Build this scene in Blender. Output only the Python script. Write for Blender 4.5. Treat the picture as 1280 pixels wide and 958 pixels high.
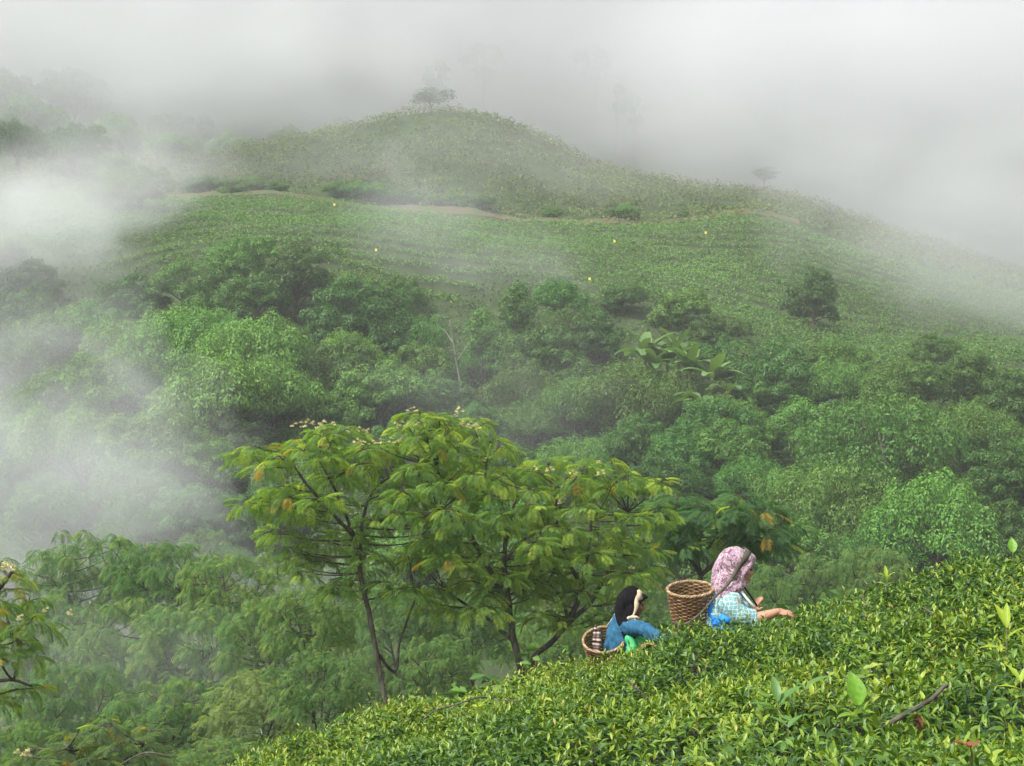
import bpy, bmesh, math, random
import numpy as np
from mathutils import Vector, Matrix, Euler

for _o in list(bpy.data.objects):
    bpy.data.objects.remove(_o)
SC = bpy.context.scene
COL = SC.collection
random.seed(7)
RNG = np.random.default_rng(7)
R = math.radians

# ------------------------------------------------------------------ camera
FPX, CX, CY = 1800.0, 640.0, 479.0          # focal length and centre in photo pixels (1280 wide)
cam_data = bpy.data.cameras.new("camera")
cam_data.sensor_width = 36.0
cam_data.lens = 36.0 * FPX / 1280.0
cam_data.clip_start = 0.1
cam_data.clip_end = 3000.0
cam = bpy.data.objects.new("camera", cam_data)
cam.location = (0, 0, 0)
cam.rotation_euler = (R(90), 0, 0)
COL.objects.link(cam)
SC.camera = cam

# ------------------------------------------------------------------ sky, sun, exposure
SUN_EL, SUN_AZ = R(55), R(-125)              # high on the left, a little behind the camera, softened by the overcast
world = bpy.data.worlds.new("World")
SC.world = world
world.use_nodes = True
wn, wl = world.node_tree.nodes, world.node_tree.links
sky = wn.new("ShaderNodeTexSky")
sky.sky_type = 'NISHITA'
sky.sun_disc = False
sky.sun_elevation = SUN_EL
sky.sun_rotation = SUN_AZ
sky.air_density = 2.0
sky.dust_density = 4.0
sky.ozone_density = 1.0
desat = wn.new("ShaderNodeHueSaturation")    # an overcast sky is nearly grey
desat.inputs["Saturation"].default_value = 0.16
wl.new(sky.outputs[0], desat.inputs["Color"])
wl.new(desat.outputs[0], wn["Background"].inputs["Color"])
wn["Background"].inputs["Strength"].default_value = 0.115

sun_data = bpy.data.lights.new("sun", 'SUN')
sun_data.energy = 2.5
sun_data.angle = R(12)
sun_data.color = (1.0, 0.975, 0.935)
sun = bpy.data.objects.new("sun", sun_data)
sun.rotation_euler = (R(90) - SUN_EL, 0, -SUN_AZ + R(180))
COL.objects.link(sun)
# aim the lamp exactly along the sky's sun direction
_d = Vector((math.sin(SUN_AZ) * math.cos(SUN_EL), math.cos(SUN_AZ) * math.cos(SUN_EL), math.sin(SUN_EL)))
sun.rotation_euler = _d.to_track_quat('Z', 'Y').to_euler()

SC.view_settings.view_transform = 'Standard'
SC.view_settings.look = 'None'
SC.view_settings.exposure = 1.15
SC.view_settings.gamma = 1.0
SC.render.engine = 'CYCLES'
cy = SC.cycles
cy.max_bounces = 8
cy.diffuse_bounces = 3
cy.glossy_bounces = 2
cy.transmission_bounces = 3
cy.transparent_max_bounces = 8
cy.volume_bounces = 4
cy.volume_step_rate = 1.0
cy.volume_max_steps = 256
cy.use_denoising = True
cy.sample_clamp_indirect = 8.0
cy.caustics_reflective = False
cy.caustics_refractive = False

# ------------------------------------------------------------------ small helpers
def P(px, py, D):
    """world point at depth D (metres along +Y) seen at photo pixel px, py"""
    return Vector(((px - CX) / FPX * D, D, (CY - py) / FPX * D))

def tag(o, label=None, cat=None, group=None, kind=None):
    if label: o["label"] = label
    if cat: o["category"] = cat
    if group: o["group"] = group
    if kind: o["kind"] = kind
    return o

def empty(name, loc=(0, 0, 0), rz=0.0):
    o = bpy.data.objects.new(name, None)
    o.location = loc
    o.rotation_euler = (0, 0, rz)
    o.empty_display_size = 0.2
    COL.objects.link(o)
    return o

def link(name, mesh, parent=None, mat=None, loc=None):
    o = bpy.data.objects.new(name, mesh)
    if mat is not None and len(mesh.materials) == 0:
        mesh.materials.append(mat)
    if parent is not None:
        o.parent = parent
    if loc is not None:
        o.location = loc
    COL.objects.link(o)
    return o

def mesh_np(name, V, F, mat=None, smooth=False, attrs=None):
    """mesh from numpy arrays: V (n,3), F (m,k) with one k, or a list of such arrays"""
    V = np.asarray(V, dtype=np.float32)
    Fs = F if isinstance(F, list) and len(F) and isinstance(F[0], np.ndarray) else [F]
    Fs = [np.asarray(f, dtype=np.int32) for f in Fs if len(f)]
    me = bpy.data.meshes.new(name)
    me.vertices.add(len(V))
    me.vertices.foreach_set("co", V.ravel())
    nl = sum(f.size for f in Fs)
    npol = sum(len(f) for f in Fs)
    me.loops.add(nl)
    me.polygons.add(npol)
    me.loops.foreach_set("vertex_index", np.concatenate([f.ravel() for f in Fs]))
    sizes = np.concatenate([np.full(len(f), f.shape[1], dtype=np.int32) for f in Fs])
    starts = np.concatenate([[0], np.cumsum(sizes)[:-1]]).astype(np.int32)
    me.polygons.foreach_set("loop_start", starts)
    if smooth:
        me.polygons.foreach_set("use_smooth", np.ones(npol, dtype=bool))
    if attrs:
        for k, v in attrs.items():
            a = me.attributes.new(k, 'FLOAT', 'POINT')
            a.data.foreach_set("value", np.asarray(v, dtype=np.float32))
    me.update(calc_edges=True)
    me.validate()
    if mat is not None:
        me.materials.append(mat)
    return me

def unit(a):
    n = np.linalg.norm(a, axis=-1, keepdims=True)
    return a / np.maximum(n, 1e-9)

class Geo:
    """collects vertices and triangles/quads into one mesh"""
    def __init__(s):
        s.v, s.t, s.q, s.n, s.a = [], [], [], 0, []
    def add(s, V, T=None, Q=None, attr=0.0):
        V = np.asarray(V, dtype=np.float64)
        if T is not None and len(T): s.t.append(np.asarray(T, dtype=np.int64) + s.n)
        if Q is not None and len(Q): s.q.append(np.asarray(Q, dtype=np.int64) + s.n)
        s.v.append(V)
        s.a.append(np.broadcast_to(np.asarray(attr, dtype=np.float64), (len(V),)))
        s.n += len(V)
        return s
    def mesh(s, name, mat=None, smooth=False):
        F = []
        if s.t: F.append(np.concatenate(s.t))
        if s.q: F.append(np.concatenate(s.q))
        return mesh_np(name, np.concatenate(s.v), F, mat, smooth, {"tint": np.concatenate(s.a)})

def tube(g, pts, radii, n=6, flat=1.0, attr=0.0, cap=True):
    """tapered tube along a polyline; flat squeezes the section across"""
    pts = np.asarray([tuple(p) for p in pts], dtype=np.float64)
    m = len(pts)
    radii = np.broadcast_to(np.asarray(radii, dtype=np.float64), (m,))
    T = np.gradient(pts, axis=0)
    T = unit(T)
    up = np.array([0.0, 0.0, 1.0]) if abs(T[0][2]) < 0.9 else np.array([0.0, 1.0, 0.0])
    V = []
    u = unit(np.cross(T[0], up))
    for i in range(m):
        u = unit(u - T[i] * np.dot(u, T[i]))
        w = np.cross(T[i], u)
        for k in range(n):
            a = 2 * math.pi * k / n
            V.append(pts[i] + radii[i] * (math.cos(a) * u + flat * math.sin(a) * w))
    Q, Tt = [], []
    for i in range(m - 1):
        for k in range(n):
            k2 = (k + 1) % n
            Q.append((i * n + k, i * n + k2, (i + 1) * n + k2, (i + 1) * n + k))
    if cap:
        V.append(pts[0]); V.append(pts[-1])
        for k in range(n):
            k2 = (k + 1) % n
            Tt.append((m * n, k2, k))
            Tt.append((m * n + 1, (m - 1) * n + k, (m - 1) * n + k2))
    g.add(np.array(V), Tt, Q, attr)
    return g

def bez(p0, p1, p2, n=6):
    t = np.linspace(0, 1, n)[:, None]
    p0, p1, p2 = (np.asarray(tuple(p), dtype=np.float64) for p in (p0, p1, p2))
    return (1 - t) ** 2 * p0 + 2 * t * (1 - t) * p1 + t * t * p2

def smooth_path(pts, sub=4):
    """Catmull-Rom through the points"""
    pts = [np.asarray(tuple(p), dtype=np.float64) for p in pts]
    if len(pts) < 3: 
        return np.array(pts)
    ext = [2 * pts[0] - pts[1]] + pts + [2 * pts[-1] - pts[-2]]
    out = []
    for i in range(1, len(ext) - 2):
        a, b, c, d = ext[i - 1:i + 3]
        for k in range(sub):
            t = k / sub
            out.append(0.5 * (2 * b + (c - a) * t + (2 * a - 5 * b + 4 * c - d) * t * t + (3 * b - 3 * c + d - a) * t ** 3))
    out.append(pts[-1])
    return np.array(out)

def kites(base, d, nrm, L, W, fold=0.25, droop=0.15, mid=0.42):
    """leaf blades folded along the rib: (V, T), 4 vertices and 2 triangles per leaf"""
    N = len(base)
    d = unit(d)
    s = unit(np.cross(d, nrm))
    n = np.cross(s, d)
    L = np.broadcast_to(L, (N,))[:, None]
    W = np.broadcast_to(W, (N,))[:, None]
    m = base + d * L * mid
    V = np.empty((N, 4, 3))
    V[:, 0] = base
    V[:, 1] = m + s * W * 0.5 + n * W * fold
    V[:, 2] = base + d * L - n * L * droop
    V[:, 3] = m - s * W * 0.5 + n * W * fold
    i = np.arange(N)[:, None] * 4
    T = np.concatenate([i + np.array([[0, 2, 1]]), i + np.array([[0, 3, 2]])], axis=0)
    return V.reshape(-1, 3), T

# smooth pseudo-noise in numpy (sum of rotated sines), cheap and repeatable
_NW = [(np.random.default_rng(100 + k).normal(size=3), np.random.default_rng(200 + k).uniform(0, 6.28)) for k in range(24)]
def wob(x, y, z=0.0, s=1.0, k0=0, n=6):
    v = 0.0
    for (w, p) in _NW[k0:k0 + n]:
        v = v + np.sin((x * w[0] + y * w[1] + z * w[2]) * s + p)
    return v / math.sqrt(n)

# ------------------------------------------------------------------ materials
def new_mat(name):
    m = bpy.data.materials.new(name)
    m.use_nodes = True
    return m, m.node_tree.nodes, m.node_tree.links, m.node_tree.nodes["Principled BSDF"]

def ramp(nodes, stops, interp='LINEAR'):
    r = nodes.new("ShaderNodeValToRGB")
    r.color_ramp.interpolation = interp
    e = r.color_ramp.elements
    while len(e) < len(stops): e.new(0.5)
    for i, (p, c) in enumerate(stops):
        e[i].position = p
        e[i].color = (c[0], c[1], c[2], 1)
    return r

def leaf_mat(name, stops, rough=0.55, spec=0.3, trans=0.3, big=0.0, objvar=0.0, tint=None, big_scale=0.25):
    """leaf colour differs from leaf to leaf; 'tint' names a per-leaf attribute that moves along the ramp"""
    m, n, l, b = new_mat(name)
    geo = n.new("ShaderNodeNewGeometry")
    fac = geo.outputs["Random Per Island"]
    if tint:
        at = n.new("ShaderNodeAttribute"); at.attribute_name = tint
        mx = n.new("ShaderNodeMath"); mx.operation = 'MULTIPLY_ADD'
        l.new(geo.outputs["Random Per Island"], mx.inputs[0]); mx.inputs[1].default_value = 0.22
        l.new(at.outputs["Fac"], mx.inputs[2])
        fac = mx.outputs[0]
    r = ramp(n, stops)
    l.new(fac, r.inputs[0])
    col = r.outputs[0]
    if big or objvar:
        hs = n.new("ShaderNodeHueSaturation")
        l.new(col, hs.inputs["Color"])
        val = None
        if big:
            tc = n.new("ShaderNodeTexCoord")
            ns = n.new("ShaderNodeTexNoise"); ns.inputs["Scale"].default_value = big_scale; ns.inputs["Detail"].default_value = 3
            l.new(tc.outputs["Object"], ns.inputs["Vector"])
            mr = n.new("ShaderNodeMapRange"); mr.inputs["From Min"].default_value = 0.3; mr.inputs["From Max"].default_value = 0.7
            mr.inputs["To Min"].default_value = 1 - big; mr.inputs["To Max"].default_value = 1 + big
            l.new(ns.outputs[0], mr.inputs["Value"])
            val = mr.outputs[0]
        if objvar:
            oi = n.new("ShaderNodeObjectInfo")
            mr2 = n.new("ShaderNodeMapRange"); mr2.inputs["To Min"].default_value = 1 - objvar; mr2.inputs["To Max"].default_value = 1 + objvar
            l.new(oi.outputs["Random"], mr2.inputs["Value"])
            mr3 = n.new("ShaderNodeMapRange"); mr3.inputs["To Min"].default_value = 0.5 - 0.08 * objvar; mr3.inputs["To Max"].default_value = 0.5 + 0.05 * objvar
            mh = n.new("ShaderNodeMath"); mh.operation = 'FRACT'
            ml = n.new("ShaderNodeMath"); ml.operation = 'MULTIPLY'; ml.inputs[1].default_value = 7.31
            l.new(oi.outputs["Random"], ml.inputs[0]); l.new(ml.outputs[0], mh.inputs[0]); l.new(mh.outputs[0], mr3.inputs["Value"])
            l.new(mr3.outputs[0], hs.inputs["Hue"])
            if val is None: val = mr2.outputs[0]
            else:
                mm = n.new("ShaderNodeMath"); mm.operation = 'MULTIPLY'
                l.new(val, mm.inputs[0]); l.new(mr2.outputs[0], mm.inputs[1]); val = mm.outputs[0]
        if val is not None: l.new(val, hs.inputs["Value"])
        col = hs.outputs[0]
    l.new(col, b.inputs["Base Color"])
    b.inputs["Roughness"].default_value = rough
    b.inputs["Specular IOR Level"].default_value = spec
    if trans > 0:
        tr = n.new("ShaderNodeBsdfTranslucent")
        g2 = n.new("ShaderNodeMix"); g2.data_type = 'RGBA'; g2.blend_type = 'MULTIPLY'
        g2.inputs[0].default_value = 1.0
        l.new(col, g2.inputs[6]); g2.inputs[7].default_value = (1.5, 1.5, 0.6, 1)
        l.new(g2.outputs[2], tr.inputs["Color"])
        ms = n.new("ShaderNodeMixShader"); ms.inputs[0].default_value = trans
        l.new(b.outputs[0], ms.inputs[1]); l.new(tr.outputs[0], ms.inputs[2])
        l.new(ms.outputs[0], n["Material Output"].inputs["Surface"])
    return m

def noise_mat(name, stops, scale=5.0, detail=5, rough=0.8, bump=0.0, bscale=None, spec=0.2, stretch=None, coord="Object"):
    m, n, l, b = new_mat(name)
    tc = n.new("ShaderNodeTexCoord")
    src = tc.outputs[coord]
    if stretch:
        mp = n.new("ShaderNodeMapping"); mp.inputs["Scale"].default_value = stretch
        l.new(src, mp.inputs["Vector"]); src = mp.outputs[0]
    ns = n.new("ShaderNodeTexNoise"); ns.inputs["Scale"].default_value = scale; ns.inputs["Detail"].default_value = detail
    l.new(src, ns.inputs["Vector"])
    r = ramp(n, stops)
    l.new(ns.outputs[0], r.inputs[0]); l.new(r.outputs[0], b.inputs["Base Color"])
    b.inputs["Roughness"].default_value = rough
    b.inputs["Specular IOR Level"].default_value = spec
    if bump:
        n2 = n.new("ShaderNodeTexNoise"); n2.inputs["Scale"].default_value = bscale or scale * 4; n2.inputs["Detail"].default_value = 4
        l.new(src, n2.inputs["Vector"])
        bp = n.new("ShaderNodeBump"); bp.inputs["Strength"].default_value = bump; bp.inputs["Distance"].default_value = 0.02
        l.new(n2.outputs[0], bp.inputs["Height"]); l.new(bp.outputs[0], b.inputs["Normal"])
    return m
# ------------------------------------------------------------------ terrain
def tea_plane(x, y):
    """mean level of the plucked tea table round the camera: falls to the left and away, then rolls over the brow"""
    t = np.maximum(0.0, y - 8.6)
    return 0.25 * x - 0.109 * y - 0.905 - np.where(t < 3.2, 0.07 * t * t, 0.07 * 3.2 ** 2 + 0.448 * (t - 3.2)) - 0.10 * np.maximum(0.0, -0.9 - x)

_cp = []
def cz(D, *pz):
    for px, z in pz: _cp.append(((px - CX) / FPX * D, D, z))
def cpy(D, *pp):
    for px, py in pp: _cp.append(((px - CX) / FPX * D, D, (CY - py) / FPX * D))
for _y in (-25, -12, 0, 6, 11):
    for _x in (-25, -8, 0, 8, 25): _cp.append((_x, _y, float(tea_plane(_x, _y)) - 0.85))
cz(22, (-500, -9.5), (0, -7.6), (250, -6.6), (485, -5.3), (650, -4.9), (880, -4.2), (1200, -3.7), (1800, -1.5))
cz(35, (-500, -12), (0, -11), (300, -10.3), (640, -9), (900, -8), (1280, -6.5), (1900, -3))
cz(48, (-500, -13), (0, -12), (640, -11), (1280, -9), (1900, -6))
cz(60, (-500, -11), (0, -9.5), (300, -9), (640, -10.5), (1000, -9.5), (1280, -8), (1900, -6))
cz(80, (-400, -6), (0, -6), (300, -4), (620, -7), (850, -5), (1100, -4.3), (1280, -3), (1800, -1))
cz(100, (-400, 2), (0, 0.5), (300, 3.2), (640, 0.5), (850, 2.4), (1000, 1.6), (1280, 0.4), (1800, 0))
cpy(115, (-300, 330), (0, 330), (200, 312), (400, 300), (640, 335), (860, 365), (1017, 402), (1200, 425), (1280, 433), (1700, 450))
cpy(140, (-200, 240), (0, 240), (230, 245), (400, 250), (500, 262), (650, 275), (760, 281), (850, 277), (940, 267), (1100, 318), (1280, 372), (1600, 420))
cpy(152, (400, 218), (590, 205), (720, 235))
cpy(170, (-200, 200), (0, 190), (200, 205), (400, 166), (500, 148), (590, 140), (640, 155), (700, 186), (765, 220), (830, 238), (955, 240), (1100, 285), (1280, 345), (1600, 400))
cpy(186, (200, 215), (400, 195), (590, 190), (700, 215), (800, 250))
cpy(205, (0, 130), (300, 140), (590, 165), (780, 155), (1000, 215), (1280, 320), (1600, 380))
cpy(240, (-200, -20), (0, 10), (300, 20), (640, 60), (1000, 175), (1280, 285), (1700, 350))
for _px in (-300, 200, 700, 1200, 1700): _cp.append(((_px - CX) / FPX * 320, 320, 70 - 0.02 * (_px + 300)))
_cp = np.array(_cp)
_S = 20.0
def _tps_fit(C):
    X = C[:, :2] / _S
    n = len(X)
    r2 = ((X[:, None] - X[None]) ** 2).sum(-1)
    K = np.where(r2 > 0, r2 * np.log(np.maximum(r2, 1e-12)) * 0.5, 0)
    K += np.eye(n) * 0.02
    Pm = np.concatenate([np.ones((n, 1)), X], 1)
    A = np.zeros((n + 3, n + 3)); A[:n, :n] = K; A[:n, n:] = Pm; A[n:, :n] = Pm.T
    return np.linalg.solve(A, np.concatenate([C[:, 2], np.zeros(3)]))
_tw = _tps_fit(_cp)
def _tps(x, y):
    x = np.atleast_1d(np.asarray(x, dtype=np.float64)); y = np.atleast_1d(np.asarray(y, dtype=np.float64))
    shp = x.shape
    Q = np.stack([x.ravel(), y.ravel()], 1) / _S
    C = _cp[:, :2] / _S
    out = np.empty(len(Q))
    for i in range(0, len(Q), 20000):
        q = Q[i:i + 20000]
        r2 = ((q[:, None] - C[None]) ** 2).sum(-1)
        out[i:i + 20000] = (np.where(r2 > 0, r2 * np.log(np.maximum(r2, 1e-12)) * 0.5, 0)) @ _tw[:-3] + _tw[-3] + q @ _tw[-2:]
    return out.reshape(shp)

def ground(x, y):
    x, y = np.broadcast_arrays(np.asarray(x, dtype=np.float64), np.asarray(y, dtype=np.float64))
    far = _tps(x, y)
    rough = np.clip((y - 40) / 40, 0, 1)
    far = far + rough * (0.22 * wob(x, y, 0, 0.35, 0) + 0.10 * wob(x, y, 0, 1.1, 6))
    near = tea_plane(x, y) - 0.85 + 0.03 * wob(x, y, 0, 3.0, 3) - 0.25 * np.exp(-(((x - 1.4) / 1.1) ** 2 + ((y - 9.75) / 0.7) ** 2))   # a hollow where the picker stands
    b = np.clip((y - 12.5) / 5.0, 0, 1); b = b * b * (3 - 2 * b)
    return near * (1 - b) + far * b

def gz(x, y):
    return float(ground(np.array([x]), np.array([y]))[0])

def on_ground(px, D):
    x = (px - CX) / FPX * D
    return Vector((x, D, gz(x, D)))

def px_to_ground(px, py, D0=45.0, D1=260.0):
    """first point of the terrain along the line of sight through photo pixel px, py"""
    Ds = np.linspace(D0, D1, 900)
    xs = (px - CX) / FPX * Ds
    vis = (CY - py) / FPX * Ds
    hit = np.nonzero(ground(xs, Ds) >= vis)[0]
    D = float(Ds[hit[0]]) if len(hit) else D1
    return on_ground(px, D)

def grid_mesh(name, xs, ys, zf, mat):
    X, Y = np.meshgrid(xs, ys)
    Z = zf(X, Y)
    V = np.stack([X, Y, Z], -1).reshape(-1, 3)
    nx, ny = len(xs), len(ys)
    i = (np.arange(ny - 1)[:, None] * nx + np.arange(nx - 1)[None]).ravel()
    F = np.stack([i, i + 1, i + nx + 1, i + nx], 1)
    return mesh_np(name, V, F, mat, True)

M_soil = noise_mat("soil_and_grass", [(0.25, (0.026, 0.034, 0.014)), (0.5, (0.036, 0.058, 0.018)), (0.75, (0.055, 0.075, 0.028))], 0.6, 8, 0.9, 0.5, 6)
_ys = np.concatenate([np.linspace(-40, 20, 51), np.linspace(20.8, 130, 120)[1:], np.linspace(130.7, 215, 120), np.linspace(218, 330, 36)])
_xs = np.concatenate([np.linspace(-190, -62, 32), np.linspace(-61, 61, 170), np.linspace(63, 190, 32)])
ter = link("terrain", grid_mesh("terrain", _xs, _ys, ground, M_soil))
tag(ter, kind="structure")

# the earth path that runs round the hill, with its cut bank
path_px = [(150, 246), (232, 246), (300, 247), (400, 251), (450, 256), (500, 263), (570, 270), (650, 276), (700, 279), (760, 282), (810, 280), (850, 277), (900, 271), (945, 266), (1000, 285)]
path_pts = [on_ground(px, 140.0) for px, py in path_px]
M_path = noise_mat("red_earth", [(0.3, (0.07, 0.062, 0.03)), (0.47, (0.10, 0.085, 0.045)), (0.56, (0.06, 0.085, 0.028)), (0.75, (0.06, 0.09, 0.028))], 0.9, 6, 0.95, 0.4, 5)
_pp = smooth_path(path_pts, 10)
_T = unit(np.gradient(_pp, axis=0)); _N = np.stack([-_T[:, 1], _T[:, 0], np.zeros(len(_T))], 1)
_rows = []
for off, up in ((-0.25, 0.0), (-0.1, 0.02), (0.12, 0.02), (0.25, 0.15), (0.45, 0.28), (0.7, 0.32)):
    q = _pp + _N * off
    q[:, 2] = ground(q[:, 0], q[:, 1]) + 0.05 + (up if off > 0 else 0) * (0.8 + 0.25 * wob(q[:, 0], q[:, 1], 0, 2.0, 2))
    _rows.append(q)
_rw = np.stack(_rows, 0); _ny, _nx = _rw.shape[:2]
_i = (np.arange(_ny - 1)[:, None] * _nx + np.arange(_nx - 1)[None]).ravel()
pth = link("dirt_path", mesh_np("dirt_path", _rw.reshape(-1, 3), np.stack([_i, _i + 1, _i + _nx + 1, _i + _nx], 1), M_path, True))
tag(pth, kind="structure")
# ------------------------------------------------------------------ jungle on the far slope
M_bark = noise_mat("bark", [(0.3, (0.045, 0.036, 0.028)), (0.6, (0.095, 0.08, 0.062)), (0.8, (0.16, 0.15, 0.125))], 9, 6, 0.9, 0.6, 30, stretch=(1, 1, 0.3))
M_bark_dark = noise_mat("dark_bark", [(0.3, (0.030, 0.025, 0.021)), (0.52, (0.07, 0.058, 0.047)), (0.7, (0.13, 0.12, 0.10))], 14, 6, 0.85, 0.6, 40, stretch=(1, 1, 0.35))
M_bark_pale = noise_mat("pale_bark", [(0.3, (0.10, 0.09, 0.07)), (0.7, (0.22, 0.20, 0.165))], 6, 5, 0.85, 0.4, 20, stretch=(1, 1, 0.3))
def green(k, y=0.0):
    """three-stop ramp for jungle leaves; k brightness, y yellowness"""
    return [(0.0, (0.030 * k * (1 + y), 0.084 * k, 0.013 * k)), (0.5, (0.054 * k * (1 + y), 0.148 * k, 0.019 * k)), (0.93, (0.090 * k * (1 + y), 0.202 * k, 0.028 * k)), (1.0, (0.15 * k, 0.22 * k, 0.06 * k))]
M_lf_mid = leaf_mat("jungle_leaf", green(1.15), objvar=0.28, big=0.14, big_scale=0.5)
M_lf_bright = leaf_mat("bamboo_leaf", green(1.62, 0.12), objvar=0.16, big=0.14, big_scale=0.5)
M_lf_dark = leaf_mat("dark_leaf", green(0.78, -0.05), objvar=0.18, big=0.14, big_scale=0.5, rough=0.45)
M_lf_pale = leaf_mat("pale_leaf", [(0.0, (0.05, 0.10, 0.04)), (0.6, (0.10, 0.17, 0.07)), (0.85, (0.16, 0.22, 0.09)), (1.0, (0.45, 0.42, 0.22))], objvar=0.1)

def rand_dirs(n, rng, zlo=-1.0, zhi=1.0):
    z = rng.uniform(zlo, zhi, n); a = rng.uniform(0, 2 * np.pi, n)
    r = np.sqrt(np.maximum(0, 1 - z * z))
    return np.stack([r * np.cos(a), r * np.sin(a), z], 1)

def lobes_in_crown(rng, n, rad, height, flat=0.75, shape="round", rlo=0.15, rhi=0.31, sep=0.84):
    """centres and radii of the leaf clumps of a crown, base of the crown at z = 0; the crown itself is a few uneven masses"""
    C, Rr = [], []
    big = [(np.zeros(3), 1.0)]
    for k in range(5):
        a = k * 1.257 + rng.uniform(-0.4, 0.4)
        big.append((np.array([math.cos(a) * rng.uniform(0.4, 0.85), math.sin(a) * rng.uniform(0.4, 0.85), rng.uniform(-0.35, 0.5)]), rng.uniform(0.35, 0.6)))
    big[0] = (np.array([rng.uniform(-0.25, 0.25), rng.uniform(-0.25, 0.25), 0.3]), 0.66)
    for k in range(n * 40):
        if len(C) >= n: break
        m, ms = big[rng.integers(len(big))]
        d = rand_dirs(1, rng, -0.45, 1.0)[0]
        f = rng.uniform(0.55, 1.0) ** 0.5
        c = (m + d * f * ms) * np.array([rad, rad, height * 0.58]) + np.array([0, 0, height * 0.45])
        if shape == "cone": c[:2] *= np.clip(1.15 - 0.75 * c[2] / height, 0.2, 1)
        if c[2] < 0: continue
        r = rad * rng.uniform(rlo, rhi)
        if any(np.linalg.norm((c - q) / (r + s)) < sep for q, s in zip(C, Rr)): continue
        C.append(c); Rr.append(r)
    return np.array(C), np.array(Rr)

def leafy_lobe(g, rng, c, r, n, size, hang=0.5, plume=0.0, flat=0.8, up=-0.4):
    """a clump: leaves on a domed shell, pointing outward and hanging at the tips; plume > 0 throws drooping sprays"""
    d = rand_dirs(n, rng, up, 1.0)
    st = 0.75 + 0.75 * rng.random()
    bump = 1 + 0.26 * wob(d[:, 0] + c[1], d[:, 1], d[:, 2] + c[0], 3.6, 2)
    rr = r * bump * np.where(rng.random(n) < 0.10, rng.uniform(1.04, 1.2, n), rng.uniform(0.86, 1.05, n))
    p = c + d * rr[:, None] * np.array([1, 1, flat * st])
    if plume > 0:
        out = np.sqrt(d[:, 0] ** 2 + d[:, 1] ** 2)
        p[:, 2] -= plume * r * out ** 2 * rng.uniform(0.5, 1.2, n)
        p[:, :2] += (d[:, :2] * (plume * 0.35 * r * out)[:, None])
    nrm = d * np.array([1, 1, 0.9]) + np.array([0, 0, 0.25]) + rng.normal(size=(n, 3)) * 0.30
    down = np.array([0, 0, -1.0]) * (0.4 + hang) + d * 0.25 + rng.normal(size=(n, 3)) * 0.75
    dn = unit(nrm)
    dirn = down - dn * (down * dn).sum(1, keepdims=True)
    L = size * rng.uniform(0.65, 1.35, n)
    V, T = kites(p, dirn, nrm, L, L * rng.uniform(0.38, 0.6, n), 0.12, 0.12)
    g.add(V, T)

def trunk_and_limbs(rng, H, base_r, lobeC, crown_z, ntr=1, lean=0.1, nlimb=9):
    g = Geo()
    for k in range(ntr):
        a = rng.uniform(0, 6.28)
        off = np.array([math.cos(a), math.sin(a), 0]) * (0.0 if ntr == 1 else base_r * 3)
        top = np.array([math.cos(a) * lean * H, math.sin(a) * lean * H, crown_z + (H - crown_z) * 0.55])
        mid = off * 1.5 + np.array([rng.normal() * 0.04 * H, rng.normal() * 0.04 * H, top[2] * 0.55])
        pts = smooth_path([off - np.array([0, 0, 0.5]), off + np.array([0, 0, 0.15 * H]), mid, top], 4)
        rad = np.linspace(base_r * 1.3, base_r * 0.35, len(pts))
        tube(g, pts, rad, 7)
        idx = rng.permutation(len(lobeC))[:nlimb]
        for i in idx:
            t = rng.uniform(0.35, 0.85)
            p0 = pts[int(t * (len(pts) - 1))]
            p2 = lobeC[i]
            p1 = (p0 + p2) / 2 + np.array([0, 0, 0.15 * np.linalg.norm(p2 - p0)])
            tube(g, bez(p0, p1, p2, 6), np.linspace(base_r * 0.45, base_r * 0.1, 6), 5, cap=False)
    return g

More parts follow.
